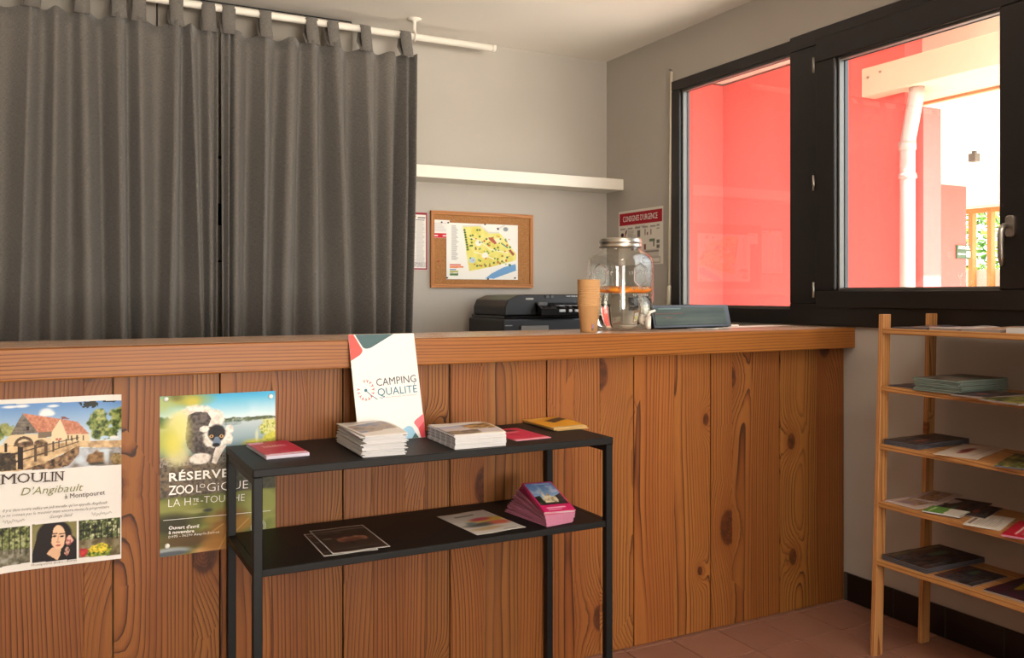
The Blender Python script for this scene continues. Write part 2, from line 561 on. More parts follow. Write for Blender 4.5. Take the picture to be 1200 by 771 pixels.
# floor: mortar bed and separate terracotta tiles
floor = struct('floor', nb(-2.75, -4.75, -.12, WX + .06, BY + .15, -.004), M('mortar', '6f5a4c', 0.9, var=0.08))
tile_m = M('terracotta_tile', '8a6150', 0.42, var=0.10, scale=14, bump=0.05, bscale=60, objvar=0.05, spec=0.45)
PT = 0.2045
tile_me = bpy.data.meshes.new('tile')
b_ = nb(-PT / 2 + .0022, -PT / 2 + .0022, -.012, PT / 2 - .0022, PT / 2 - .0022, 0, bev=.0015); b_.to_mesh(tile_me); b_.free()
edge_me = bpy.data.meshes.new('tile')
b_ = nb(-.034, -PT / 2 + .0022, -.012, .035, PT / 2 - .0022, 0, bev=.0015); b_.to_mesh(edge_me); b_.free()
for i in range(-1, 12):
    for j in range(-1, 8):
        x = 2.568 + PT / 2 - i * PT; y = 2.293 + PT / 2 - (j - 1) * PT
        o = obj('tile', edge_me if i == -1 else tile_me, None, floor, loc=((2.8055 if i == -1 else x), y, 0))
        if not o.data.materials: o.data.materials.append(tile_m)

# dark skirting tiles along the window wall
base = thing('baseboard_right', '', '')
for k in ('label', 'category'): del base[k]
base['kind'] = 'structure'
bt = M('black_glazed_tile', '16120f', 0.28, var=0.1, scale=20, objvar=0.1)
gr = M('grey_grout', '4a443e', 0.9)
for i in range(14):
    y1 = 2.498 - i * .2195
    y1 = min(y1, CY); 
    obj('tile', nb(WX - .010, y1 - .2155, .002, WX - .0005, y1, .113, bev=.0015), bt, base)
obj('grout', nb(WX - .006, 2.498 - 14 * .2195, .0, WX - .0002, CY, .112), gr, base)

# ------------------------------------------------------------------ window in the right wall
alu = M('dark_brown_frame', '17110f', 0.38, var=0.05, scale=40, spec=0.5)
alu2 = M('grey_glazing_bead', '5d5b57', 0.35, metal=0.3)
rubber = M('black_gasket', '0c0b0b', 0.6)
steel = M('brushed_steel', 'b9b6b0', 0.32, metal=1.0)
pane_m = clear_pane('window_glass', (0.97, 0.98, 0.97), 1.0)
win = thing('window_1', '', '')
for k in ('label', 'category'): del win[k]
win['kind'] = 'structure'
fx0, fx1 = WX - .014, WX + .055
MY0, MY1 = 2.640, 2.800                 # mullion between fixed light and casement
bm = bmesh.new()
box(bm, fx0, MY1, HZ1 - .052, fx1, HY1, HZ1, bev=.003)          # head of the fixed light
box(bm, fx0, MY1, HZ0, fx1, HY1, HZ0 + .066, bev=.003)
box(bm, fx0, HY1 - .066, HZ0 + .066, fx1, HY1, HZ1 - .052, bev=.003)
obj('fixed_frame', bm, alu, win)
bm = bmesh.new()
box(bm, fx0 - .006, HY0, HZ1 - .056, fx1, MY1, HZ1 + .008, bev=.003)
box(bm, fx0 - .006, HY0, HZ0, fx1, MY1, HZ0 + .090, bev=.003)
box(bm, fx0 - .006, HY0, HZ0 + .090, fx1, HY0 + .095, HZ1 - .056, bev=.003)
obj('casement_frame', bm, alu, win)
obj('mullion', nb(fx0 - .006, MY0 - .012, HZ0 + .090, fx1, MY1, HZ1 - .056, bev=.004), alu, win)
# bead and gasket of the fixed light
gy0, gy1, gz0, gz1 = MY1, HY1 - .066, HZ0 + .066, HZ1 - .052
def beads(y0, y1, z0, z1, xf, xb, w, m, parent, name):
    bm = bmesh.new()
    box(bm, xf, y0, z0, xb, y0 + w, z1, bev=.0015); box(bm, xf, y1 - w, z0, xb, y1, z1, bev=.0015)
    box(bm, xf, y0 + w, z0, xb, y1 - w, z0 + w, bev=.0015); box(bm, xf, y0 + w, z1 - w, xb, y1 - w, z1, bev=.0015)
    return obj(name, bm, m, parent)
beads(gy0, gy1, gz0, gz1, fx0 + .016, fx0 + .040, .012, alu2, win, 'glazing_bead')
beads(gy0 - .001, gy1 + .001, gz0 - .001, gz1 + .001, fx0 + .040, fx0 + .048, .013, rubber, win, 'gasket')
obj('pane', nb(fx0 + .046, gy0 + .002, gz0 + .002, fx0 + .0461, gy1 - .002, gz1 - .002), pane_m, win)
# opening sash
sash_y0, sash_y1, sz0, sz1 = 1.700, 2.636, 1.182, 2.296
sx0, sx1 = fx0 - .026, fx1 - .010
oy0, oy1, oz0, oz1 = 1.838, 2.535, 1.252, 2.198     # daylight opening of the sash
bm = bmesh.new()
box(bm, sx0, sash_y0, sz0, sx1, sash_y1, oz0, bev=.004); box(bm, sx0, sash_y0, oz1, sx1, sash_y1, sz1, bev=.004)
box(bm, sx0, sash_y0, oz0, sx1, oy0, oz1, bev=.004); box(bm, sx0, oy1, oz0, sx1, sash_y1, oz1, bev=.004)
sash = obj('sash', bm, alu, win)
beads(oy0, oy1, oz0, oz1, sx0 + .018, sx0 + .044, .010, alu2, sash, 'glazing_bead')
beads(oy0 - .001, oy1 + .001, oz0 - .001, oz1 + .001, sx0 + .044, sx0 + .052, .013, rubber, sash, 'gasket')
obj('pane', nb(sx0 + .050, oy0 + .002, oz0 + .002, sx0 + .0501, oy1 - .002, oz1 - .002), pane_m, sash)
for zc in (2.19, 1.70, 1.255):
    bm = bmesh.new(); tube(bm, [(sx0 - .004, MY0 + .001, zc - .032), (sx0 - .004, MY0 + .001, zc + .032)], .0055, 10)
    obj('hinge', bm, steel, sash)
# lever handle on the sash
bm = bmesh.new()
hy, hz = 1.795, 1.462
ring = lambda x, s: [(x, hy + dy * s, hz + dz * s) for dy, dz in round_poly([(-.016, -.036), (.016, -.036), (.016, .036), (-.016, .036)], .015, 5)]
ring_loft(bm, [ring(sx0, 1.0), ring(sx0 - .009, 1.0), ring(sx0 - .012, .9)], smooth=False)
bmesh.ops.recalc_face_normals(bm, faces=bm.faces[:])
hd = obj('handle', bm, steel, sash)
bm = bmesh.new()
tube(bm, [(sx0 - .010, hy, hz), (sx0 - .030, hy, hz), (sx0 - .045, hy, hz - .003), (sx0 - .051, hy + .002, hz - .02), (sx0 - .052, hy + .003, hz - .06), (sx0 - .050, hy + .003, hz - .105), (sx0 - .046, hy + .002, hz - .132)],
     [.010, .010, .011, .011, .0105, .010, .007], 12)
obj('lever', bm, steel, sash)
# outside sill
obj('window_sill', nb(WX + .062, HY0, HZ0 - .04, WX + .16, HY1, HZ0 - .005), white_paint, win)

# ------------------------------------------------------------------ courtyard outside the window
concrete = M('pale_concrete', 'd8cfc2', 0.9, var=0.06, scale=3, bump=0.1, bscale=60)
struct('floor_patio', nb(WX + .065, -9, -.2, 22, 14, -.03), concrete)
struct('wall_courtyard', nb(WX + .065, 5.26, -.03, 4.6, 5.45, 2.855), red_render)
bm = bmesh.new()
box(bm, 4.6, 3.62, -.03, 4.76, 5.45, 2.855)
box(bm, 4.6, 3.49, -.03, 4.76, 3.62, 2.36)
struct('wall_annex', bm, red_render)
struct('ceiling_porch', nb(WX + .065, 2.6, 2.87, 6.2, 5.45, 2.99), cream_soffit)
bm = bmesh.new()
box(bm, 4.48, 2.3, 2.472, 4.95, 3.84, 2.648, bev=.004)
beam = struct('beam_porch', bm, M('peach_paint', 'e0b49a', 0.85, var=.05, scale=6))
obj('joint_strip', nb(4.945, 2.3, 2.455, 4.985, 3.95, 2.476), M('aged_wood_strip', 'b08a62', 0.8, var=0.1), beam)
bm = bmesh.new()
for (yy, zz) in ((3.79, 2.585), (3.70, 2.60), (2.75, 2.61), (2.75, 2.50), (2.35, 2.60)):
    tube(bm, [(4.482, yy, zz), (4.474, yy, zz)], .008, 8)
obj('bolt', bm, M('weathered_bolt', '8c7466', 0.6), beam)
struct('ceiling_terrace', nb(4.985, 2.3, 2.52, 12.4, 10.5, 2.64), white_soffit)
struct('wall_terrace', nb(8.9, 6.72, -.03, 9.62, 6.92, 2.52), red_render)
struct('wall_parapet', nb(12.1, 2.0, -.03, 12.3, 12, 1.60), white_soffit)
# green sign on the far red pier
sg = thing('wall_sign', 'small dark green sign on the far red pier outside the window', 'sign', (9.45, 6.715, 1.72))
sgm = M('green_sign', '3f5a3c', 0.5)
c0, c1 = ony(1120, 287, 6.715), ony(1136.3, 303.3, 6.715)
obj('board', nb(c0.x, 6.70, c1.z, c1.x, 6.718, c0.z, bev=.003), sgm, sg)
sw = M('sign_white', 'f4f4ee', 0.6)
w_, h_ = c1.x - c0.x, c0.z - c1.z
lettering('ACCUEIL', (c0.x + .08 * w_, 6.70, c0.z - .30 * h_), (c0.x + .93 * w_, 6.70, c0.z - .30 * h_), (0, 0, 1), h_ * .22, sw, sg, bold=.03, off=.002)
obj('pictogram', prism(bmesh.new(), [(c0.x + .06 * w_, -(c1.z + .33 * h_)), (c0.x + .2 * w_, -(c1.z + .43 * h_)), (c0.x + .2 * w_, -(c1.z + .37 * h_)), (c0.x + .6 * w_, -(c1.z + .37 * h_)), (c0.x + .6 * w_, -(c1.z + .29 * h_)), (c0.x + .2 * w_, -(c1.z + .29 * h_)), (c0.x + .2 * w_, -(c1.z + .23 * h_))], .002,
    Matrix.Translation((0, 6.6985, 0)) @ Matrix.Rotation(-PI / 2, 4, 'X')), sw, sg)
bm = bmesh.new()
for (a, b, c, d) in ((.68, .12, .72, .55), (.92, .12, .96, .55), (.68, .51, .96, .55), (.68, .12, .96, .16), (.79, .2, .85, .46)):
    box(bm, c0.x + a * w_, 6.6975, c1.z + b * h_, c0.x + c * w_, 6.6995, c1.z + d * h_)
obj('pictogram', bm, sw, sg)
# rainwater pipe at the end of the red wall
zinc = M('zinc_pipe', 'b9aca4', 0.5, metal=0.35, var=0.06, scale=15)
dp = thing('downpipe', 'pale zinc rainwater downpipe at the end of the red courtyard wall', 'pipe', (4.53, 3.545, -.03))
bm = bmesh.new()
tube(bm, [(4.53, 3.545, -.03), (4.53, 3.545, 2.12), (4.532, 3.541, 2.17), (4.548, 3.512, 2.36), (4.553, 3.505, 2.41), (4.556, 3.500, 2.475)], .044, 20)
obj('pipe', bm, zinc, dp)
bm = bmesh.new()
lathe(bm, [(.045, 1.93), (.050, 1.93), (.050, 1.96), (.045, 1.96)], 20, 4.53, 3.545)
obj('bracket', bm, zinc, dp); bm = bmesh.new()
lathe(bm, [(.045, 2.10), (.049, 2.10), (.049, 2.15), (.045, 2.15)], 20, 4.53, 3.545)
obj('collar', bm, zinc, dp)
obj('bracket_arm', nb(4.572, 3.53, 1.935, 4.60, 3.56, 1.955), zinc, dp)
bm = bmesh.new(); tube(bm, [(4.478, 3.515, 1.945), (4.462, 3.500, 1.945)], .013, 8); obj('bolt', bm, steel, dp)
tube_ = bmesh.new(); tube(tube_, [(4.582, 3.62, -.03), (4.582, 3.62, 2.10)], .008, 8)
tag(obj('strip', tube_, M('grey_strip', '8b6c66', 0.6)), 'thin grey cable running down the red wall beside the zinc downpipe', 'strip')  # thin upright tube, greyer than the wall behind it
# spotlight hanging from the terrace ceiling
sp = thing('ceiling_spotlight', 'small dark square spotlight on the terrace ceiling outside', 'lamp', (7.3, 5.02, 2.50))
obj('housing', nb(7.262, 4.985, 2.425, 7.335, 5.055, 2.497, bev=.004), M('lamp_grey', '6e675f', 0.5, metal=0.5), sp)
obj('mount', nb(7.285, 5.005, 2.495, 7.315, 5.035, 2.521), M('lamp_grey', '6e675f'), sp)
# upright timbers and greenery at the far end of the terrace
fence = thing('slatted_screen', 'screen of upright orange timbers at the far end of the terrace', 'screen', (12.0, 8.0, -.03))
tw = M('orange_timber', 'c98a4e', 0.7, var=0.12, scale=9)
for y in (8.62, 8.29, 8.00, 7.66, 7.33, 7.0, 6.67):
    obj('slat', nb(11.96, y - .035, -.03, 12.06, y + .035, 2.45, bev=.004), tw, fence)
obj('rail', nb(11.97, 6.3, 2.43, 12.05, 9.2, 2.50), tw, fence)
leaf_m = [M('leaf_yellow_green', 'a8c24a', 0.6, objvar=.1), M('leaf_green', '5f8c2c', 0.6), M('leaf_dark', '3f6a20', 0.6)]
rg = random.Random(5)
for bi, (cx, cy, lab) in enumerate(((14.6, 9.7, 'bushy green shrub behind the first gap of the timber screen'), (14.9, 8.5, 'bushy green shrub behind the second gap of the timber screen'), (15.4, 7.2, 'bushy green shrub behind the timber screen, hidden by the sash'))):
    sh = thing('shrub', lab, 'shrub', (cx, cy, -.03), group='shrubs beyond the terrace')
    bm = bmesh.new()
    for k in range(1500):
        a, zz = rg.uniform(0, 2 * PI), rg.uniform(0.5, 3.1)
        rr = (0.55 - .12 * abs(zz - 2)) * math.sqrt(rg.random())
        p = Vector((cx + rr * math.cos(a), cy + rr * math.sin(a), zz))
        u_ = Vector((rg.gauss(0, 1), rg.gauss(0, 1), rg.gauss(0, 1))).normalized(); v_ = u_.orthogonal().normalized()
        s = rg.uniform(.05, .10)
        f = bm.faces.new([bm.verts.new(p + u_ * s), bm.verts.new(p + v_ * s * .45), bm.verts.new(p - u_ * s), bm.verts.new(p - v_ * s * .45)])
        f.material_index = rg.choice((0, 0, 1, 1, 2))
    o = obj('foliage', bm, leaf_m, sh); o['kind'] = 'stuff'
    bm = bmesh.new(); tube(bm, [(cx, cy, -.03), (cx + .03, cy, 1.0), (cx, cy + .04, 2.2)], [.05, .04, .02], 8)
    obj('stem', bm, M('bark', '5a4634', 0.9, var=.15), sh)

# ================================================================== COUNTER
plank_m = wood('douglas_plank', 'Z', '925c28', '784219', '381b08', ring=95, pith=.05, wander=.08, knots=3.6, gate=.36, objvar=.15, kr=.030, defl=.055, spread=.30)
edge_m = wood('douglas_edge', 'X', '995f27', '7f4718', '48240b', ring=105, pith=.05, wander=.03, knots=1.2, gate=.45, objvar=.03, rough=.42, off=.16)
top_sheen_m = wood('douglas_top_sheen', 'X', 'cdae94', 'c09c80', 'a98164', ring=70, pith=.05, wander=.12, knots=2.0, gate=.6, objvar=.03, rough=.22)  # pale wood tones stand in for light reflected off the top
pine_m = wood('pine_shelf', 'Y', 'c08f5a', 'a8723e', '7f4c24', ring=120, pith=.05, wander=.05, knots=4.5, gate=.6, objvar=.06, kr=.010, defl=.015)
pinez_m = wood('pine_post', 'Z', 'c08f5a', 'a8723e', '7f4c24', ring=150, pith=.05, wander=.03, knots=4.5, gate=.55, objvar=.06, kr=.010, defl=.012)
counter = thing('reception_counter', 'long reception counter clad in knotty orange-brown upright planks', 'counter', (1.0, 2.5, 0))
def xp(u): return ony(u, 560, CY).x
groove = [-.90, -.56, -.216, .134, .404, .753, 1.0965, 1.446, 1.798, 2.143, 2.486, WX - .004]
lam = {1: [-.70], 2: [-.40], 3: [xp(98)], 4: [xp(226)], 5: [xp(318), xp(360)], 6: [xp(437), xp(474), xp(498)], 7: [xp(567), xp(608)], 8: [xp(673), xp(703)], 9: [xp(790)], 10: [xp(858), xp(881)], 11: [xp(957)]}
rp = random.Random(11)
for i in range(1, len(groove)):
    xs = [groove[i - 1]] + lam.get(i, []) + [groove[i]]
    for j in range(len(xs) - 1):
        a = xs[j] + (.0022 if j == 0 else .0002); b = xs[j + 1] - (.0022 if j == len(xs) - 2 else .0002)
        cxm = (a + b) / 2
        yo = rp.uniform(-.0005, .0005)
        o = obj('plank', nb(a - cxm, 0, -.5185, b - cxm, .028, .5185, bev=.0007), plank_m, None, loc=(cxm, CY + yo, .5205))
        put_under(o, counter)
o = obj('edge_board', nb(-1.9, -.02, -.0405, 1.9, .02, .0405, bev=.004, seg=2), edge_m, None, loc=(WX - .002 - 1.9, 2.483, 1.0625)); put_under(o, counter)
o = obj('worktop', nb(-1.9, -.168, -.02, 1.9, .168, .0195, bev=.001), top_sheen_m, None, loc=(WX - .002 - 1.9, 2.6715, 1.0840)); put_under(o, counter)
obj('carcass', nb(-1.05, 2.549, .0, WX - .004, 2.79, 1.0635), M('raw_board', '9a7450', 0.7, var=.1), counter)
TOP = 1.1037

# ================================================================== CURTAINS
cloth = fabric('grey_curtain_cloth', '6d6964')
RODY, RODZ = 4.020, 2.500
rod = thing('curtain_rod', 'white curtain rod hung below the ceiling in front of the back wall', 'rod', (1.0, RODY, RODZ))
bm = bmesh.new(); tube(bm, [(-1.2, RODY, RODZ), (1.985, RODY, RODZ)], .0165, 16); obj('pole', bm, white_paint, rod)
bm = bmesh.new(); tube(bm, [(1.985, RODY, RODZ), (2.003, RODY, RODZ)], .0185, 16); obj('end_cap', bm, white_paint, rod)
for bx in (1.562,):
    bm = bmesh.new()
    lathe(bm, [(.034, CZ), (.034, CZ - .006), (.012, CZ - .012), (.008, CZ - .02), (.008, RODZ + .02), (.010, RODZ + .02)], 20, bx, RODY)
    ring_ = [(bx, RODY + .021 * math.cos(t * 2 * PI / 16), RODZ + .021 * math.sin(t * 2 * PI / 16)) for t in range(17)]
    obj('bracket', bm, white_paint, rod)
    bm = bmesh.new(); tube(bm, ring_, .005, 8); obj('bracket_ring', bm, white_paint, rod)
def xc(u): return ony(u, 200, RODY).x
def curtain(name, label, ridges, seed, ends):
    """ridges: (top pixel, bottom pixel, tab?, depth)"""
    rr = random.Random(seed)
    t = thing(name, label, 'curtain', (xc(ridges[len(ridges) // 2][0]), RODY, RODZ))
    n = len(ridges)
    bm = bmesh.new()
    NS, NZ = 12, 34
    z0, z1 = .06, 2.405
    cols = (n - 1) * NS + 1
    ph = [rr.uniform(0, 6.28) for _ in range(6)]
    grid = []
    for k in range(NZ + 1):
        w = k / NZ
        row = []
        for c in range(cols):
            s = c / NS; i = min(int(s), n - 2); f = s - i
            (ua, ba, ta, da), (ub, bb, tb, db) = ridges[i], ridges[i + 1]
            vis = min(1.0, w / .60)                     # the part above the counter
            xa = xc(ua) * (1 - vis) + xc(ba) * vis; xb = xc(ub) * (1 - vis) + xc(bb) * vis
            f2 = f + .06 * math.sin(2 * PI * f + ph[i % 6]) * .5
            x = xa * (1 - f2) + xb * f2
            dep = da * (1 - f) + db * f
            v = 0.5 - 0.5 * math.cos(2 * PI * f)        # 0 on ridges, 1 in valleys
            v = v ** .8
            grow = .45 + .55 * min(1, w / .25)
            y = RODY - .018 + dep * grow * (2 * v - 1) * 1.5 + .006 * math.sin(9 * x + ph[0] + 3 * w) + .004 * math.sin(31 * x + ph[1] + 5 * w)
            x += .006 * math.sin(2.2 * w + ph[i % 5]) * w * min(1, s / 1.5, (n - 1 - s) / 1.5)
            sag = .030 * (xb - xa) / .25 * math.sin(PI * f) ** 2
            z = z1 - (z1 - z0) * w - sag * (1 - w) ** 8
            row.append(bm.verts.new((x, y, z)))
        grid.append(row)
    for A, B in zip(grid, grid[1:]):
        for c in range(cols - 1):
            f = bm.faces.new((A[c], B[c], B[c + 1], A[c + 1])); f.smooth = True
    o = obj('cloth', bm, cloth, t)
    md = o.modifiers.new('thickness', 'SOLIDIFY'); md.thickness = .0022; md.offset = 0
    # hem seam
    for i, (ua, ba, ta, da) in enumerate(ridges):
        if not ta: continue
        x = xc(ua); wd = .030
        prof = []
        yb = RODY - .018 - da * .45 * 1.5
        for q in range(13):
            a = -PI * .5 + q / 12 * PI            # over the rod
            prof.append((RODY - .0195 * math.cos(a + PI / 2) if False else RODY + .0195 * math.sin(a), RODZ + .0195 * math.cos(a)))
        path = [(yb + .001, z1 - .02), (yb * .5 + (RODY - .0195) * .5, (z1 + RODZ) / 2 - .005)] + prof + [(RODY + .010, (z1 + RODZ) / 2 - .01), (yb + .006, z1 - .02)]
        bm = bmesh.new()
        L = [[bm.verts.new((x + sx * (wd + .006 * (j > len(path) - 3)) + .004 * rr.uniform(-1, 1), yy, zz)) for j, (yy, zz) in enumerate(path)] for sx in (-.9, 0, .9)]
        for A, B in zip(L, L[1:]):
            for j in range(len(path) - 1):
                f = bm.faces.new((A[j], B[j], B[j + 1], A[j + 1])); f.smooth = True
        o = obj('tab', bm, cloth, t)
        md = o.modifiers.new('thickness', 'SOLIDIFY'); md.thickness = .002; md.offset = 0
    return t
curtain('curtain', 'wide dark grey tab-top curtain panel at the photo edge, with narrow folds', [(-150, -160, 1, .05), (-85, -95, 1, .05), (-25, -30, 1, .05), (37, 25, 1, .045), (66, 62, 0, .03), (96, 103, 1, .05), (138, 142, 1, .065), (162, 168, 1, .03), (206, 197, 1, .06), (222, 236, 0, .045), (244, 247, 1, .02), (255, 253, 0, .01)], 3, None)
curtain('curtain', 'dark grey tab-top curtain panel ending beside the white wall shelf', [(258, 259, 0, .01), (267, 265, 1, .02), (274, 271, 0, .03), (310, 303, 1, .06), (340, 330, 0, .03), (364, 362, 1, .05), (389, 402, 1, .055), (427, 432, 1, .05), (458, 452, 0, .025), (474, 465, 1, .055), (486, 477, 0, .03)], 8, None)

# grey cupboard closing the wall behind the curtains
cup = thing('wall_cupboard', 'flat grey cupboard behind the curtains, seen through the gap between them', 'cupboard', (.4, 4.2, 0))
gcup = M('grey_board', '8d867c', 0.7, var=.03)
dk = M('black_recess', '0b0a0a', 0.9)
def cupx(u): return ony(u, 250, 4.17).x
xsx = [-1.6, -.75, cupx(184), cupx(240), 1.30]
obj('back_board', nb(-1.6, 4.20, 0, 1.30, BY - .001, 2.585), dk, cup)
for i in range(len(xsx) - 1):
    if i != 3:
        obj('door', nb(xsx[i] + .003, 4.17, .02, xsx[i + 1] - .003, 4.198, 2.57, bev=.002), gcup, cup)
def cz(v): return ony(257, v, 4.17).z
for za, zb in ((cz(182) + .0, 2.57), (cz(238), cz(186)), (cz(305), cz(264)), (.02, cz(307))):
    obj('drawer' if za > .1 and zb < 2.3 else 'door', nb(xsx[3] + .003, 4.17, za, 1.295, 4.198, zb, bev=.002), gcup, cup)

# ================================================================== POSTERS
paper = M('white_paper', 'efece6', 0.6, var=0.02, scale=60)
prt = print_mat('printed_sheet', 0.5, 0.28)
prt_matt = print_mat('printed_matt', 0.6, 0.25)
pin_m = M('white_pin', 'f2f0ea', 0.3)
ink = M('ink_dark_brown', '43352f', 0.7); ink_green = M('ink_olive', '7b7d48', 0.7); ink_grey = M('ink_grey', '6d6963', 0.7); ink_white = M('ink_white', 'f6f3ec', 0.6)
ROTX = Matrix.Rotation(PI / 2, 4, 'X')

def wall_poster(name, label, cv, x0, x1, z0, z1, y, disp, m=None):
    t = thing(name, label, 'poster', ((x0 + x1) / 2, y, z0))
    me = sheet_mesh('printed_sheet', cv, x1 - x0, z1 - z0, disp)
    o = obj('printed_sheet', me, m or prt, t)
    o.parent = t; o.matrix_parent_inverse = Matrix.Identity(4)
    o.rotation_euler = (PI / 2, 0, 0); o.location = (0, 0, (z1 - z0) / 2)
    return t

# --- poster of the mill
PX0, PX1, PZ0, PZ1 = -.146, .154, .542, .974
PY = CY - .0025
def fp(u, v):
    p = ony(u, v, PY); return ((p.x - PX0) / (PX1 - PX0), (PZ1 - p.z) / (PZ1 - PZ0))
def z4(*xy): return [fp(x / 7.71, 460 + y / 7.71) for x, y in zip(xy[::2], xy[1::2])]
def z3(*xy): return [fp(x / 5.51, 540 + y / 5.51) for x, y in zip(xy[::2], xy[1::2])]
cv = Cv(200, 288, (224, 220, 215))
pic = z4(-130, 112, 1095, 66, 1095, 645, -130, 724)
pm = cv.inpoly(pic)
cv.grad(pic[1][1], z4(600, 420)[0][1], (96, 140, 196), (196, 212, 220), pm)
def el4(x, y, rx, ry, c, soft=.3, alpha=1.0):
    (cx, cy), (ex, _), (_, ey) = z4(x, y, x + rx, y, x, y + ry); cv.lay(cv.ellm(cx, cy, ex - cx, ey - cy, soft) * pm, c, alpha)
def lf4(x, y, rx, ry, cols, seed, f=34):
    (cx, cy), (ex, _), (_, ey) = z4(x, y, x + rx, y, x, y + ry)
    n = cv.vn(26, 36, seed + 50, 2)
    d = np.sqrt(((cv.X - cx) / (ex - cx)) ** 2 + ((cv.Y - cy) / (ey - cy)) ** 2) + (n - .5) * .7
    cv.leafy(np.clip((1 - d) * 6, 0, 1) * pm, cols, seed, f)
for x, y, rx, ry in ((420, 175, 58, 34), (395, 195, 40, 20), (455, 190, 40, 20), (200, 122, 60, 14), (480, 120, 50, 12), (90, 130, 70, 12)):
    el4(x, y, rx, ry, (238, 238, 238), .7, .9)
GR = [(40, 52, 26), (78, 96, 44), (128, 142, 76), (170, 172, 112)]
lf4(880, 262, 100, 105, GR, 1); lf4(1070, 240, 85, 125, GR, 2); lf4(940, 365, 130, 60, GR, 3); lf4(60, 340, 80, 60, [(90, 100, 60), (140, 146, 90), (170, 170, 110)], 4); lf4(-20, 390, 60, 60, GR, 5)
cv.lay(cv.inpoly(z4(20, 470, 90, 380, 345, 372, 345, 410, 470, 405, 475, 470, 300, 500, 20, 500)), (214, 194, 158))
cv.leafy(cv.inpoly(z4(205, 188, 345, 360, 90, 388)), [(92, 86, 80), (112, 104, 96), (130, 120, 108)], 9, 50)
for yy in (250, 280, 310, 340, 365): cv.line(*z4(205 - (yy - 188) * .55, yy)[0], *z4(205 + (yy - 188) * .8, yy)[0], .004, (70, 64, 60), .5)
cv.leafy(cv.inpoly(z4(205, 186, 380, 212, 545, 236, 470, 350, 345, 360)), [(168, 108, 84), (190, 126, 100), (204, 144, 116)], 10, 60)
cv.poly(z4(345, 360, 470, 350, 465, 400, 345, 410), (120, 104, 88))
cv.poly(z4(545, 238, 600, 372, 600, 448, 455, 445, 470, 350), (222, 204, 168))
cv.leafy(cv.inpoly(z4(545, 236, 700, 262, 805, 370, 602, 376)), [(164, 104, 82), (186, 122, 98), (200, 140, 114)], 12, 60)
cv.poly(z4(600, 376, 805, 370, 812, 440, 600, 450), (216, 196, 158))
cv.poly(z4(550, 215, 580, 215, 635, 240, 560, 236), (120, 70, 62))
cv.poly(z4(236, 308, 264, 304, 264, 338, 238, 342), (40, 34, 32))
for x in (608, 640, 690, 745): cv.poly(z4(x, 385, x + 14, 384, x + 14, 430, x, 432), (84, 70, 58))
for x, y in ((505, 410), (535, 408)): cv.poly(z4(x, y, x + 20, y, x + 20, y + 20, x, y + 20), (180, 110, 90))
# banks and water
cv.leafy(cv.inpoly(z4(-130, 480, 300, 470, 720, 440, 1095, 425, 1095, 500, 700, 490, 380, 640, 180, 710, -130, 720)), [(150, 122, 90), (196, 166, 126), (220, 192, 150)], 14, 24)
cv.leafy(cv.inpoly(z4(720, 500, 1095, 488, 1095, 645, 470, 690, 640, 560)), [(120, 112, 104), (160, 160, 164), (186, 196, 206)], 15, 14)
lf4(865, 590, 95, 62, [(92, 66, 42), (132, 98, 62), (150, 118, 80)], 16); lf4(1050, 590, 60, 60, [(60, 52, 34), (110, 90, 56), (150, 130, 90)], 17); el4(870, 640, 70, 14, (40, 38, 26), .5, .8)
for x, y, rx, ry in ((960, 570, 26, 60), (720, 610, 50, 30), (950, 520, 60, 12)): el4(x, y, rx, ry, (200, 214, 224), .8, .8)
cv.leafy(cv.inpoly(z4(380, 640, 560, 560, 700, 480, 720, 480, 715, 545, 620, 660, 470, 690, 200, 702)), [(44, 34, 26), (120, 92, 66), (168, 136, 100)], 18, 40)
cv.leafy(cv.inpoly(z4(-130, 540, 0, 545, 140, 545, 150, 700, -130, 724)), [(30, 26, 20), (70, 58, 44), (110, 94, 66)], 19, 30)
(cx, cy), (ex, _), (_, ey) = z4(215, 478, 305, 478, 215, 395)
ringm = np.abs(np.sqrt(((cv.X - cx) / (ex - cx)) ** 2 + ((cv.Y - cy) / (ey - cy)) ** 2) - .85) < .15
cv.lay(ringm.astype(float) * (cv.Y < cy), (84, 64, 50)); lf4(225, 465, 70, 34, [(60, 46, 36), (110, 86, 66), (150, 120, 94)], 21)
lf4(370, 460, 70, 34, [(70, 54, 40), (120, 96, 70), (160, 130, 100)], 22)
DK = (38, 28, 22)
for a in ((0, 585, 170, 545, .016), (0, 690, 170, 615, .016), (170, 545, 420, 470, .010), (170, 615, 420, 540, .010), (420, 470, 710, 405, .007), (420, 540, 710, 440, .007)):
    (x0, y0), (x1, y1) = z4(*a[:4]); cv.line(x0, y0, x1, y1, a[4], (62, 48, 38))
for x, y0, y1, wd in ((185, 490, 695, 46), (320, 470, 622, 30), (415, 448, 572, 26), (482, 438, 534, 20), (532, 428, 506, 16), (598, 418, 478, 12), (655, 405, 468, 10), (702, 400, 458, 10), (50, 460, 540, 26)):
    cv.poly(z4(x - wd / 2, y0, x + wd / 2, y0, x + wd / 2, y1, x - wd / 2, y1), DK if x < 200 else (84, 66, 52))
el4(945, 402, 42, 14, (176, 200, 222), .3); el4(1030, 400, 40, 14, (222, 222, 220), .3)
n = cv.vn(46, 60, 77, 2)
for x, y, rx, ry in ((800, 108, 90, 34), (860, 95, 50, 20), (1000, 72, 70, 12)):
    (cx, cy), (ex, _), (_, ey) = z4(x, y, x + rx, y, x, y + ry)
    cv.lay((np.sqrt(((cv.X - cx) / (ex - cx)) ** 2 + ((cv.Y - cy) / (ey - cy)) ** 2) + (n - .5) * 1.2 < .9) * pm, (36, 40, 36))
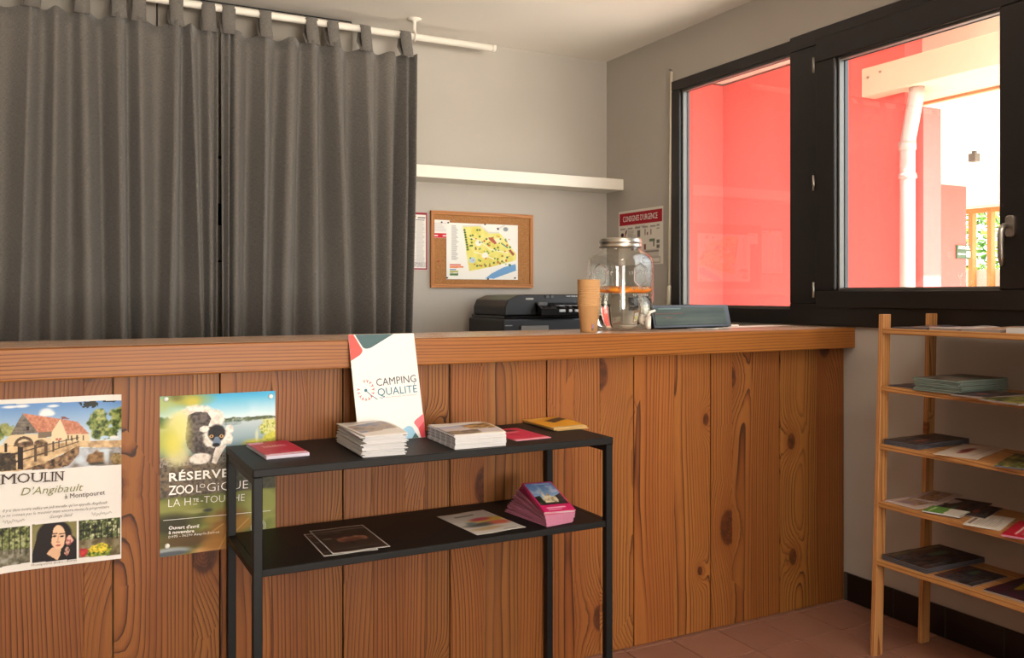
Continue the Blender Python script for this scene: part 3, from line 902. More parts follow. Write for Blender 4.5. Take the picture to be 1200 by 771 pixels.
# lower pictures
def rect3(*q): return cv.inpoly(z3(*q))
L = rect3(-120, 446, 192, 418, 192, 655, -120, 704)
cv.leafy(L, [(28, 30, 18), (74, 84, 42), (120, 128, 74), (170, 174, 130)], 31, 40)
lw = L * (cv.Y > z3(90, 572)[0][1]); cv.leafy(lw, [(70, 70, 54), (110, 104, 84), (150, 150, 140)], 32, 26)
for x in (10, 55, 90, 128, 165): cv.lay(rect3(x, 430, x + 9, 430, x + 7, 600, x, 600) * L, (44, 38, 26), .8)
R = rect3(510, 386, 777, 362, 777, 602, 510, 626)
cv.leafy(R, [(22, 24, 16), (54, 62, 34), (96, 106, 62), (196, 196, 160)], 33, 44)
rw = R * (cv.Y > z3(640, 498)[0][1]); cv.leafy(rw, [(84, 74, 50), (116, 104, 74), (140, 132, 108)], 34, 20)
for x in (535, 570, 610, 650, 690, 720, 752): cv.lay(rect3(x, 400, x + 10, 400, x + 7, 500, x, 500) * R, (30, 26, 20), .85)
def el3(x, y, rx, ry, c, soft=.2, alpha=1.0, msk=None):
    (cx, cy), (ex, _), (_, ey) = z3(x, y, x + rx, y, x, y + ry); m = cv.ellm(cx, cy, ex - cx, ey - cy, soft)
    cv.lay(m if msk is None else m * msk, c, alpha)
def lf3(x, y, rx, ry, cols, seed, msk, f=40):
    (cx, cy), (ex, _), (_, ey) = z3(x, y, x + rx, y, x, y + ry)
    d = np.sqrt(((cv.X - cx) / (ex - cx)) ** 2 + ((cv.Y - cy) / (ey - cy)) ** 2) + (cv.vn(40, 56, seed + 9, 2) - .5) * .7
    cv.leafy(np.clip((1 - d) * 6, 0, 1) * msk, cols, seed, f)
lf3(640, 585, 90, 45, [(50, 70, 26), (96, 120, 40), (190, 180, 50)], 35, R, 60); lf3(640, 560, 70, 32, [(120, 130, 40), (216, 190, 50), (236, 208, 70)], 36, R, 70); lf3(536, 590, 30, 30, [(150, 40, 40), (200, 60, 60)], 37, R)
C = rect3(207, 412, 497, 386, 497, 632, 209, 660)
cv.leafy(C, [(104, 98, 58), (126, 120, 74), (140, 134, 88)], 38, 8)
HAIR = (30, 22, 22); SKIN = (226, 186, 152)
el3(350, 480, 112, 96, HAIR, .12, 1, C); cv.lay(cv.inpoly(z3(245, 470, 330, 440, 345, 640, 209, 660, 209, 600)) * C, HAIR); el3(445, 570, 62, 90, HAIR, .15, 1, C)
cv.lay(cv.inpoly(z3(209, 640, 290, 590, 497, 600, 497, 640, 209, 662)) * C, (26, 20, 22))
cv.lay(cv.inpoly(z3(335, 560, 395, 560, 388, 610, 372, 642, 300, 600)) * C, (214, 172, 138))
el3(374, 490, 48, 76, SKIN, .08, 1, C); el3(384, 528, 32, 42, SKIN, .12, 1, C)
cv.lay(cv.inpoly(z3(318, 470, 350, 405, 372, 402, 345, 440, 332, 520, 322, 540)) * C, HAIR); cv.lay(cv.inpoly(z3(372, 402, 410, 430, 432, 500, 440, 450, 400, 395)) * C, HAIR)
for x in (352, 400):
    el3(x, 486, 13, 6, (58, 40, 36), .4); el3(x, 488, 5, 5, (20, 14, 14), .4)
    (x0, y0), (x1, y1) = z3(x - 17, 472, x + 16, 468); cv.line(x0, y0, x1, y1, .009, (60, 42, 36))
(x0, y0), (x1, y1) = z3(378, 484, 372, 522); cv.line(x0, y0, x1, y1, .007, (190, 142, 112)); (x0, y0), (x1, y1) = z3(366, 524, 384, 524); cv.line(x0, y0, x1, y1, .008, (176, 124, 100))
el3(376, 545, 17, 6, (176, 84, 76), .4)
lf3(446, 512, 26, 34, [(200, 120, 110), (230, 190, 170), (150, 70, 70)], 39, C, 60); lf3(432, 580, 16, 30, [(40, 30, 28), (210, 170, 150), (160, 90, 84)], 40, C, 70)
def curl(X, Y):
    Z = .0015 + 0 * X
    Z = Z + .010 * np.clip((X - .10) / .05, 0, 1) ** 2 * np.clip((Y + .25) / .45, 0, 1) + .004 * np.sin(X * 14 + Y * 5) * .4
    return Z + .014 * np.clip((-X - .09) / .06, 0, 1) ** 2 * np.clip((-Y - .10) / .11, 0, 1) ** 2 + .001
mill = wall_poster('mill_poster', 'white poster with a photograph of a watermill above and three small pictures below', cv, PX0, PX1, PZ0, PZ1, PY + .001, curl)
UPZ = (0, 0, 1)
def on_mill(u, v): return ony(u, v, PY - .0045)
def let(txt, ua, va, ub, vb, px, m, par, pos, **k):
    a, b = pos(ua, va), pos(ub, vb)
    d = (Vector(a) - O).length
    dep = (a.y * CS + a.x * SN)
    return lettering(txt, a, b, UPZ, px / F * dep, m, par, **k)
let('M', 2, 567.2, 18, 566, 11.2, ink, mill, on_mill, off=.0012)
for s, a, b in (('O', 20, 35), ('U', 37, 50), ('L', 52, 59), ('I', 60.5, 62.2), ('N', 64.5, 74)):
    let(s, a, 567.2 - a * .055, b, 567.2 - b * .055, 11.2, ink, mill, on_mill, off=.0012)
bm = bmesh.new()
for u0, dv in ((3.2, 0), (17, 0), (3.2, -10.6), (17, -10.6), (38.5, -10.6), (48.8, -10.6), (53, -10.6), (53, 0), (61.4, 0), (61.4, -10.6), (65.3, 0), (65.3, -10.6), (73.2, -10.6)):
    p = on_mill(u0, 567.2 - u0 * .055 + dv); box(bm, p.x - .0055, p.y - .0012, p.z - .0007, p.x + .0055, p.y - .0010, p.z + .0007)
o = obj('lettering', bm, ink, mill); o['kind'] = 'stuff'
let("D'Angibault", 24.5, 580.5, 97.5, 574.6, 8.6, ink_green, mill, on_mill, shear=.28, bold=-.004, off=.0012)
let('à Montipouret', 76, 584.4, 123, 579.2, 5.6, ink, mill, on_mill, off=.0012)
let("Il y a dans notre vallée un joli moulin qu'on appelle Angibault", 3, 600.3, 126, 590.0, 3.4, ink_grey, mill, on_mill, shear=.35, off=.0012, res=1)
let('et je ne connais pas le meunier mais encore moins le propriétaire', -3, 606.6, 128, 595.0, 3.4, ink_grey, mill, on_mill, shear=.35, off=.0012, res=1)
let('George Sand', 58, 607.2, 85, 604.6, 3.6, ink_grey, mill, on_mill, shear=.4, off=.0012, res=1)
let('Montipouret (Indre - Berry)', 37, 663.6, 90, 657.0, 2.6, ink_grey, mill, on_mill, off=.0012, res=1)
for u, v in ((3.0, 612.0), (107.0, 603.0)):      # two small signatures in pen
    a = on_mill(u, v); q = []
    for k in range(26):
        q.append((a.x + k * .0019, a.y - .0014, a.z + .006 * math.sin(k * 1.7) * (1 - k / 34) + .002 * math.sin(k * .6)))
    bm = bmesh.new(); tube(bm, q, .0004, 4); obj('lettering', bm, ink_grey, mill)

# --- poster of the lemur
QX0, QX1, QZ0, QZ1 = .2485, .555, .531, .962
QY = CY - .0025
def fq(u, v):
    p = ony(u, v, QY); return ((p.x - QX0) / (QX1 - QX0), (QZ1 - p.z) / (QZ1 - QZ0))
def z5(*xy): return [fq(185 + x / 7.343, 455 + y / 7.343) for x, y in zip(xy[::2], xy[1::2])]
def z6(*xy): return [fq(185 + x / 7.343, 550 + y / 7.343) for x, y in zip(xy[::2], xy[1::2])]
cv = Cv(200, 282, (90, 90, 60))
one = np.ones((cv.h, cv.w))
ys = lambda y: z5(500, y)[0][1]
cv.grad(ys(45), ys(250), (52, 160, 208), (206, 228, 234), (cv.Y < ys(262)).astype(float))
cv.lay(np.clip((cv.vn(5, 7, 3, 3) - .45) * 3, 0, 1) * (cv.Y < ys(240)) * np.clip((cv.Y - ys(90)) * 8, 0, 1), (226, 236, 240), .6)
wat = (cv.Y >= ys(262)) & (cv.Y < ys(640))
cv.grad(ys(262), ys(520), (190, 204, 208), (112, 140, 152), wat.astype(float)); cv.grad(ys(520), ys(700), (112, 136, 140), (60, 62, 44), (cv.Y > ys(520)).astype(float))
def el5(x, y, rx, ry, c, soft=.2, alpha=1.0, rot=0.0):
    (cx, cy), (ex, _), (_, ey) = z5(x, y, x + rx, y, x, y + ry); cv.ell(cx, cy, ex - cx, ey - cy, c, soft, alpha)
def lf5(x, y, rx, ry, cols, seed, f=36, rough=.7, fn=24):
    (cx, cy), (ex, _), (_, ey) = z5(x, y, x + rx, y, x, y + ry)
    d = np.sqrt(((cv.X - cx) / (ex - cx)) ** 2 + ((cv.Y - cy) / (ey - cy)) ** 2) + (cv.vn(fn, fn * 1.4, seed + 9, 2) - .5) * rough
    cv.leafy(np.clip((1 - d) * 5, 0, 1), cols, seed, f)
lf5(680, 268, 260, 22, [(50, 66, 50), (90, 106, 84), (150, 164, 150)], 41, 50); lf5(900, 250, 150, 16, [(60, 74, 50), (110, 124, 90)], 42, 50); lf5(640, 300, 100, 16, [(120, 140, 140), (160, 176, 180)], 43)
lf5(965, 330, 95, 90, [(120, 140, 60), (180, 186, 90), (214, 214, 150), (150, 160, 80)], 44, 40); lf5(980, 430, 90, 60, [(170, 170, 50), (206, 200, 80), (160, 160, 60)], 45, 20)
el5(830, 470, 90, 34, (206, 194, 70), .9, .9); el5(850, 405, 14, 50, (206, 210, 170), .8, .8)
lf5(60, 300, 110, 60, [(56, 84, 50), (90, 116, 70)], 47, 24); el5(240, 95, 190, 60, (170, 156, 50), 1.0, .85); el5(300, 120, 60, 40, (206, 190, 70), 1.0, .7); el5(150, 80, 60, 30, (96, 92, 40), 1.0, .7); el5(20, 150, 100, 80, (176, 184, 110), 1.0, .8)
# gravel and leaf litter
grd = (cv.Y > ys(560)) & (cv.Y < z6(500, 210)[0][1])
cv.leafy(grd * np.clip((.66 - cv.X) * 6 + (cv.vn(20, 30, 5, 2) - .5), 0, 1), [(60, 52, 46), (110, 100, 90), (160, 150, 140), (76, 66, 58)], 50, 60)
cv.leafy(((cv.Y > ys(640)) & (cv.Y < z6(500, 210)[0][1])).astype(float) * np.clip(1.25 - cv.X, 0, 1) * .85, [(52, 44, 38), (98, 86, 72), (124, 104, 76)], 51, 44)
# lemur
WF = (232, 222, 212)
soft_w = [(206, 196, 186), (232, 224, 214), (240, 234, 226)]
lf5(330, 250, 190, 115, soft_w, 52, 40, .18, 30); lf5(480, 260, 100, 90, soft_w, 53, 40, .18, 30); el5(190, 340, 120, 130, (222, 214, 186), .6, .9); el5(170, 570, 90, 90, (204, 196, 172), .8, .9)
dark = [(52, 46, 44), (84, 76, 72), (104, 96, 92)]
cv.leafy(cv.inpoly(z5(258, 232, 330, 200, 425, 205, 460, 260, 430, 330, 415, 420, 440, 570, 300, 560, 250, 500, 236, 420)), dark, 56, 46)
cv.leafy(cv.inpoly(z5(380, 330, 460, 330, 480, 470, 520, 520, 480, 640, 420, 600, 390, 480)), dark, 57, 46)
el5(165, 420, 100, 200, (206, 204, 110), 1.2, .75); el5(190, 330, 70, 110, (214, 212, 130), 1.2, .6); el5(50, 450, 90, 120, (176, 178, 70), 1.0, .8); el5(130, 480, 60, 80, (216, 206, 90), 1.2, .7)
lf5(365, 605, 100, 52, soft_w, 60, 40, .2); cv.leafy(cv.inpoly(z5(505, 480, 590, 490, 545, 560, 500, 650, 462, 640, 480, 560)), soft_w, 61, 40)
lf5(500, 425, 118, 96, soft_w, 62, 50, .28, 40); lf5(402, 350, 48, 34, soft_w, 63, 50, .3, 40); lf5(612, 352, 40, 44, soft_w, 64, 50, .3, 40); lf5(600, 430, 46, 60, soft_w, 65, 50, .3, 40)
lf5(505, 385, 80, 84, [(20, 18, 20), (36, 34, 36)], 66, 40, .12, 30)
cv.poly(z5(468, 470, 492, 418, 522, 416, 545, 468, 528, 496, 480, 498), (120, 140, 166)); el5(505, 460, 30, 40, (92, 108, 130), .6, .7); el5(500, 486, 32, 17, (16, 16, 20), .3)
for x, y in ((460, 412), (546, 410)): el5(x, y, 17, 14, (214, 170, 110), .2); el5(x, y, 7, 9, (24, 16, 12), .3)
# blurred foliage of the lower half
low = np.clip((cv.Y - z6(500, 195)[0][1]) * 60, 0, 1)
cv.leafy(low, [(58, 60, 28), (98, 104, 48), (128, 132, 66), (84, 74, 36)], 67, 4)
def el6(x, y, rx, ry, c, soft=.8, alpha=.9, msk=None):
    (cx, cy), (ex, _), (_, ey) = z6(x, y, x + rx, y, x, y + ry); m = cv.ellm(cx, cy, ex - cx, ey - cy, soft) * low; cv.lay(m, c, alpha)
el6(150, 330, 230, 70, (138, 140, 74)); el6(330, 360, 120, 20, (150, 150, 90)); el6(900, 280, 200, 140, (146, 150, 78)); el6(430, 350, 40, 14, (44, 50, 46)); el6(110, 480, 190, 90, (50, 46, 30)); el6(250, 610, 240, 70, (84, 62, 34))
el6(610, 420, 150, 90, (120, 82, 30)); el6(560, 560, 150, 100, (150, 104, 44)); el6(730, 460, 90, 60, (150, 108, 40)); el6(640, 660, 140, 60, (176, 116, 60)); el6(430, 690, 130, 30, (200, 150, 96)); el6(500, 640, 120, 50, (160, 112, 52)); el6(470, 430, 90, 30, (150, 128, 60), .8, .7)
for a in ((430, 560, 560, 470), (520, 690, 590, 560), (680, 520, 780, 420)):
    (x0, y0), (x1, y1) = z6(*a); cv.line(x0, y0, x1, y1, .012, (196, 150, 84), .6)
el6(110, 705, 170, 32, (146, 154, 160), .5); el6(110, 725, 150, 20, (70, 76, 84), .6)
cv.lay(((cv.vn(3, 5, 70, 2) > .5) & (cv.Y > 1.2)).astype(float), (0, 0, 0))
def flat(X, Y): return .0012 + .0012 * np.sin(X * 17 + Y * 9) + .002 * np.clip((-Y - .19) / .03, 0, 1) * np.clip((np.abs(X) - .05) / .1, 0, 1)
lem = wall_poster('lemur_poster', 'poster of a black and white lemur beside a lake, pinned behind the black table', cv, QX0, QX1, QZ0, QZ1, QY, flat)
def on_lem(u, v): return ony(u, v, QY - .0032)
def l6(txt, x0, y0, x1, y1, hpx, **k):
    return let(txt, 185 + x0 / 7.343, 550 + y0 / 7.343, 185 + x1 / 7.343, 550 + y1 / 7.343, hpx / 7.343, ink_white, lem, on_lem, off=.0012, **k)
l6('RÉSERVE', 95, 103, 606, 62, 70, bold=.022, space=1.1)
l6('ZOO', 90, 220, 305, 203, 76, bold=.014, space=.86); l6('L', 330, 198, 372, 195, 66, bold=-.012); l6('O', 358, 160, 405, 158, 36, bold=-.008); l6('GiQUE', 422, 190, 775, 162, 72, bold=-.012, space=1.02)
l6('LA H', 90, 325, 282, 306, 66, bold=-.016); l6('TE', 300, 279, 352, 275, 28, bold=.0); l6('-TOUCHE', 368, 291, 745, 268, 60, bold=-.016)
l6('Ouvert d\'avril', 92, 518, 352, 500, 28, bold=.02); l6('à novembre', 92, 556, 312, 540, 26, bold=.02); l6('D975 - 36290 Azay-le-Ferron', 92, 592, 527, 545, 20, bold=-.005, res=1)
bm = bmesh.new()
for a in ((45, 440, 970, 354), (330, 203 - 8, 372, 191), (302, 300, 338, 297)):
    p, q = on_lem(185 + a[0] / 7.343, 550 + a[1] / 7.343), on_lem(185 + a[2] / 7.343, 550 + a[3] / 7.343); w = .0006
    f = bm.faces.new([bm.verts.new(x) for x in ((p.x, p.y - .001, p.z - w), (q.x, q.y - .001, q.z - w), (q.x, q.y - .001, q.z + w), (p.x, p.y - .001, p.z + w))])
o = obj('printed_rule', bm, ink_white, lem)
o['kind'] = 'stuff'
c = on_lem(185 + 865 / 7.343, 550 + 492 / 7.343)
bm = bmesh.new()
for k in range(22):                        # round emblem of short white strokes
    a = k / 22 * 2 * PI
    for r0, r1 in ((.006, .011), (.014, .018)):
        if k % 2 and r0 < .01: continue
        tube(bm, [(c.x + r0 * math.cos(a), c.y - .001, c.z + r0 * math.sin(a)), (c.x + r1 * math.cos(a + .25), c.y - .001, c.z + r1 * math.sin(a + .25))], .0007, 4)
ringp = [(c.x + .0205 * math.cos(t / 28 * 2 * PI), c.y - .001, c.z + .0205 * math.sin(t / 28 * 2 * PI)) for t in range(29)]
tube(bm, ringp, .0005, 4)
o = obj('emblem', bm, ink_white, lem); o['kind'] = 'stuff'
for u, v in ((194.5, 467.8), (317, 464.3), (195.8, 639.5), (315, 636)):
    p = ony(u, v, QY); bm = bmesh.new()
    prof = [(.0001, .0065), (.004, .0062), (.0062, .004), (.0065, .0015), (.0065, 0)]
    ring_loft(bm, [[(p.x + r * math.cos(i * PI / 8), p.y - .002 - z, p.z + r * math.sin(i * PI / 8)) for i in range(16)] for r, z in prof])
    obj('pin', bm, pin_m, lem)

# --- sign board leaning against the counter edge
sb = thing('sign_board', 'tall white sign board with red and teal corners, leaning on the counter', 'sign', (.86, 2.40, .816))
bl, br, tl, tr = Vector((.763, 2.395, .8165)), Vector((.965, 2.395, .8165)), Vector((.751, 2.4585, 1.1195)), Vector((.953, 2.4585, 1.1195))
nrm = (br - bl).cross(tl - bl).normalized()
bm = bmesh.new()
vv = [bm.verts.new(p) for p in (bl, br, tr, tl)] + [bm.verts.new(p - nrm * .004) for p in (bl, br, tr, tl)]
for f in ((0, 1, 2, 3), (7, 6, 5, 4), (0, 4, 5, 1), (1, 5, 6, 2), (2, 6, 7, 3), (3, 7, 4, 0)): bm.faces.new([vv[i] for i in f])
bmesh.ops.recalc_face_normals(bm, faces=bm.faces[:])
obj('board', bm, M('sign_board_white', 'd8d8d8', 0.35), sb)
def sbp(x, y, off=.0006):                  # x, y in the zoomed picture of the board
    s = x / 455.0; t = (y - 35) / 715.0
    # undo the lean of the picture
    s = (x - (8 + 40 * t)) / (455 + 8 * t)
    p = bl * 0 + tl * (1 - s) * (1 - t) + tr * s * (1 - t) + bl * (1 - s) * t + br * s * t
    return p + nrm * off
def patch(pts, c, off=.0006, r=0):
    bm = bmesh.new()
    pts = round_poly(pts, r) if r else pts
    bm.faces.new([bm.verts.new(sbp(x, y, off)) for x, y in pts])
    bmesh.ops.recalc_face_normals(bm, faces=bm.faces[:])
    if bm.faces[:][0].normal.dot(nrm) < 0: bmesh.ops.reverse_faces(bm, faces=bm.faces[:])
    return obj('printed_corner', bm, c, sb)
pr, pt, pl, pk = M('print_red', 'dd4038', .4), M('print_teal', '2c5258', .4), M('print_light_blue', '86b4d0', .4), M('print_rose', 'd8606a', .4)
patch([(9, 36), (42, 36), (102, 145), (84, 172), (18, 212)], pr, r=[0, 0, 14, 10, 0])
patch([(52, 36), (318, 36), (150, 132), (108, 134)], pt, r=[0, 0, 22, 22])
patch([(302, 715), (390, 664), (418, 672), (441, 715), (412, 749), (302, 749)], pl, r=[0, 12, 12, 4, 0, 0])
patch([(414, 749), (440, 714), (464, 749)], pt)
patch([(432, 648), (442, 632), (504, 590), (507, 640), (462, 690)], pk, r=[8, 8, 0, 0, 0])
patch([(462, 690), (507, 640), (510, 748), (480, 749)], M('print_crimson', 'c23340', .4))
upv = (tl - bl).normalized()
def ls(txt, x0, y0, x1, y1, h, m, **k):
    a, b = sbp(x0, y0), sbp(x1, y1); lettering(txt, a, b, upv, h * .305 / 715, m, sb, off=.0004, **k)
ig, ib = M('ink_slate', '42474f', .6), M('ink_blue_teal', '346f86', .6)
ls('CAMPING', 184, 388, 464, 372, 50, ig); ls('QUALITÉ', 190, 454, 468, 442, 50, ib)
ls('une histoire de vacances', 246, 468, 466, 461, 7, pr, res=1)
bm = bmesh.new()
cx, cy = 110, 412
for k in range(13):
    a = math.radians(100 - k * 24); r = 52
    x, y = cx + r * math.cos(a) * .95, cy - r * math.sin(a) * 1.15
    dx, dy = math.cos(a), -math.sin(a)
    for (q0, q1) in (((x - dx * 9, y - dy * 9), (x, y)), ((x, y), (x + dx * 9 - dy * 7, y + dy * 9 + dx * 7)), ((x, y), (x + dx * 9 + dy * 7, y + dy * 9 - dx * 7))):
        tube(bm, [sbp(*q0), sbp(*q1)], .0010, 4)
o = obj('emblem', bm, pr, sb); o['kind'] = 'stuff'
bm = bmesh.new(); tube(bm, [sbp(108, 412), sbp(140, 442), sbp(186, 476)], .0010, 5)
pc = sbp(109, 412); tube(bm, [pc - nrm * .0004, pc + nrm * .0006], .0045, 12)
tube(bm, [sbp(204, 463), sbp(216, 470), sbp(238, 462)], .0008, 5)
obj('emblem', bm, ib, sb)

# ================================================================== BACK WALL
# white floating shelf
sh = obj('wall_shelf', nb(1.548, 4.073, 1.823, WX - .002, BY - .001, 1.885, bev=.002), white_paint)
tag(sh, 'thick white floating shelf on the back wall, ending at the corner', 'shelf')
# cork board with map and notice
cork = NT('cork'); tcc = cork.n('ShaderNodeTexCoord').outputs['Object']
cork.set(Base_Color=cork.ramp(cork.noise(tcc, 170, 3, .7), [(0, lin('6d4424')), (.45, lin('9c6a3c')), (.7, lin('b58450')), (1, lin('c99a68'))]), Roughness=.9)
cork.bump(cork.noise(tcc, 170, 3), .4, .001)
cb = thing('cork_board', 'cork pin board in a wooden frame on the back wall', 'board', (2.04, BY, 1.27))
bx0, bx1, bz0, bz1 = 1.734, 2.343, 1.271, 1.675
obj('cork_panel', nb(bx0 + .012, BY - .012, bz0 + .012, bx1 - .012, BY - .001, bz1 - .012), cork.m, cb)
fw = wood('board_frame_x', 'X', 'bd7f48', 'a96c36', '86502a', ring=200, pith=.05, wander=.02, knots=3, gate=.95, objvar=.03)
fwz = wood('board_frame_z', 'Z', 'bd7f48', 'a96c36', '86502a', ring=200, pith=.05, wander=.02, knots=3, gate=.95, objvar=.03)
for z in (bz0, bz1 - .020): obj('frame_rail', nb(bx0, BY - .020, z, bx1, BY - .001, z + .020, bev=.0015), fw, cb)
for x in (bx0, bx1 - .020): obj('frame_rail', nb(x, BY - .020, bz0 + .020, x + .020, BY - .001, bz1 - .020, bev=.0015), fwz, cb)
def zc(x, y): return (470 + x / 7.006, 235 + y / 7.006)
MY = BY - .0145
c0, c1 = ony(*zc(372, 180), MY), ony(*zc(958, 650), MY)
mx0, mx1, mz1 = c0.x, c1.x, ony(*zc(665, 192), MY).z
mz0 = ony(*zc(665, 648), MY).z
def fm(x, y):
    p = ony(*zc(x, y), MY); return ((p.x - mx0) / (mx1 - mx0), (mz1 - p.z) / (mz1 - mz0))
cv = Cv(168, 130, (238, 236, 228))
YEL = (226, 216, 112)
Pm = lambda *a: [fm(x, y) for x, y in zip(a[::2], a[1::2])]
cv.leafy(cv.inpoly(Pm(505, 215, 640, 205, 700, 255, 800, 260, 840, 300, 945, 440, 945, 490, 760, 540, 560, 580, 540, 460, 520, 300)), [(222, 210, 100), (230, 222, 124), (236, 228, 150)], 3, 10)
for a in ((510, 210, 650, 205), (650, 205, 720, 265), (720, 265, 800, 262), (800, 230, 850, 205)):
    (x0, y0), (x1, y1) = Pm(*a); cv.line(x0, y0, x1, y1, .02, (214, 212, 206))
cv.poly(Pm(940, 520, 945, 575, 840, 612, 760, 642, 690, 640, 740, 600, 840, 548), (112, 160, 206))
for x, y, c in ((635, 350, (240, 238, 226)), (690, 450, (244, 242, 236)), (790, 330, (238, 232, 190)), (585, 490, (180, 206, 226))):
    (cx, cy), (ex, ey) = Pm(x, y, x + 26, y + 24); cv.ell(cx, cy, ex - cx, ey - cy, c, .3)
for a in ((560, 300, 640, 330), (640, 330, 730, 400), (730, 400, 880, 430), (600, 420, 690, 450), (690, 450, 760, 480)):
    (x0, y0), (x1, y1) = Pm(*a); cv.line(x0, y0, x1, y1, .012, (240, 236, 214))
rm = random.Random(2)
def dot(x, y, c, s=8):
    (cx, cy), (ex, ey) = Pm(x, y, x + s, y + s); cv.ell(cx, cy, ex - cx, ey - cy, c, .4)
for k in range(9): dot(520 + k * 3.4, 242 + k * 20, (52, 92, 46), 9)
for x, y in ((625, 242), (645, 242), (570, 290), (588, 285), (578, 318), (580, 345), (582, 370)): dot(x, y, (60, 98, 50), 8)
for k in range(60):
    x, y = rm.uniform(560, 900), rm.uniform(290, 540)
    dot(x, y, rm.choice([(70, 110, 54), (52, 92, 60), (206, 140, 60), (150, 110, 60), (120, 160, 90), (196, 90, 60)]), rm.uniform(5, 9))
for k in range(8): dot(625 + k * 34, 536 - k * 6 * (k > 3), (190, 120, 60) if k % 2 else (96, 110, 60), 9)
for a, c in (((712, 305, 750, 300, 785, 350, 770, 360, 730, 330), (176, 90, 70)), ((880, 408, 900, 402, 932, 440, 918, 456), (166, 86, 66)), ((785, 225, 800, 222, 806, 240, 790, 244), (70, 70, 80)), ((825, 345, 880, 385, 874, 393, 820, 355), (84, 140, 120))): cv.poly(Pm(*a), c)
(cx, cy), (ex, ey) = Pm(858, 236, 878, 254); cv.ell(cx, cy, ex - cx, ey - cy, (140, 150, 150), .4)
for k in range(24):
    (x0, y0), (x1, y1) = Pm(416, 206 + k * 12, 416 + 30 + 26 * rm.random(), 207 + k * 12); cv.line(x0, y0, x1, y1, .012, (150, 148, 146), .6)
for y0, y1, c, xe in ((523, 533, (206, 90, 80), 490), (536, 553, (224, 140, 96), 512), (560, 572, (120, 150, 200), 450), (576, 592, (176, 176, 90), 470), (596, 614, (84, 120, 70), 470)): cv.poly(Pm(400, y0, xe, y0, xe, y1, 400, y1), c)
def flatm(X, Y): return .0008 + .0006 * np.sin(X * 30)
mp = thing('site_map', 'colour site map with yellow plots and a blue river on the cork board', 'map', ((mx0 + mx1) / 2, MY, mz0))
o = obj('printed_sheet', sheet_mesh('printed_sheet', cv, mx1 - mx0, mz1 - mz0, flatm), prt_matt, mp, world=False)
o.rotation_euler = (PI / 2, 0, 0); o.location = (0, 0, (mz1 - mz0) / 2)
blackpin = M('black_pin', '1d1b1b', .4)
for x, y in ((385, 182), (376, 634), (712, 643), (934, 636), (688, 196)):
    p = ony(*zc(x, y), MY - .002); bm = bmesh.new(); tube(bm, [(p.x, p.y, p.z), (p.x, p.y - .006, p.z)], .0042, 10); obj('pin', bm, blackpin, mp)
# notice with a red foot
n0, n1 = ony(*zc(243, 155), MY + .001), ony(*zc(398, 310), MY + .001)
nt = thing('notice', 'small white notice with a red lower band on the cork board', 'notice', ((n0.x + n1.x) / 2, MY, n1.z))
cv = Cv(50, 48, (236, 232, 226)); cv.poly([(0, .74), (1, .74), (1, 1), (0, 1)], (196, 36, 46))
for k in range(6): cv.line(.12, .18 + k * .085, .55 + .35 * rm.random(), .18 + k * .085, .02, (150, 146, 150), .7)
cv.line(.1, .87, .35, .87, .07, (236, 220, 220)); cv.line(.66, .87, .92, .87, .07, (236, 220, 220))
o = obj('printed_sheet', sheet_mesh('printed_sheet', cv, n1.x - n0.x, n0.z - n1.z, flatm), prt_matt, nt, world=False); o.rotation_euler = (PI / 2, 0, 0); o.location = (0, .0015, (n0.z - n1.z) / 2)
p = ony(*zc(332, 178), MY); bm = bmesh.new(); tube(bm, [(p.x, p.y, p.z), (p.x, p.y - .006, p.z)], .004, 10); obj('pin', bm, blackpin, nt)
p = ony(*zc(306, 497), BY - .012); bm = bmesh.new(); tube(bm, [(p.x, p.y - .0005, p.z), (p.x, p.y - .007, p.z)], .0042, 10)
tag(obj('push_pin', bm, M('red_pin', 'b02a22', .4)), 'single red push pin stuck in bare cork below the white notice', 'pin')
# price list behind the curtain edge
e0, e1 = ony(*zc(-60, 88), BY - .003), ony(*zc(218, 570), BY - .003)
cv = Cv(70, 120, (232, 228, 220))
cv.poly([(0, 0), (1, 0), (1, .035), (0, .035)], (150, 40, 56)); cv.poly([(0, .97), (1, .97), (1, 1), (0, 1)], (150, 40, 56)); cv.poly([(.95, 0), (1, 0), (1, 1), (.95, 1)], (150, 40, 56))
cv.ell(.58, .07, .08, .035, (214, 190, 70)); cv.line(.72, .09, .92, .09, .03, (70, 66, 70)); cv.line(.66, .13, .9, .13, .02, (90, 86, 90))
for k in range(40):
    y = .16 + k * .0185
    for xa in (.08, .40, .66): cv.line(xa, y, xa + .18 + .07 * rm.random(), y, .012, (150, 146, 146), .7)
cv.leafy(cv.inpoly([(.05, .86), (.95, .86), (.95, .95), (.05, .95)]) * .5, [(220, 216, 210), (110, 106, 110)], 4, 40)
pl_ = thing('price_list', 'red-bordered printed list on the back wall, half hidden by the curtain', 'notice', ((e0.x + e1.x) / 2, BY - .002, e1.z))
o = obj('printed_sheet', sheet_mesh('printed_sheet', cv, e1.x - e0.x, e0.z - e1.z, None), prt_matt, pl_, world=False); o.rotation_euler = (PI / 2, 0, 0); o.location = (0, 0, (e0.z - e1.z) / 2)

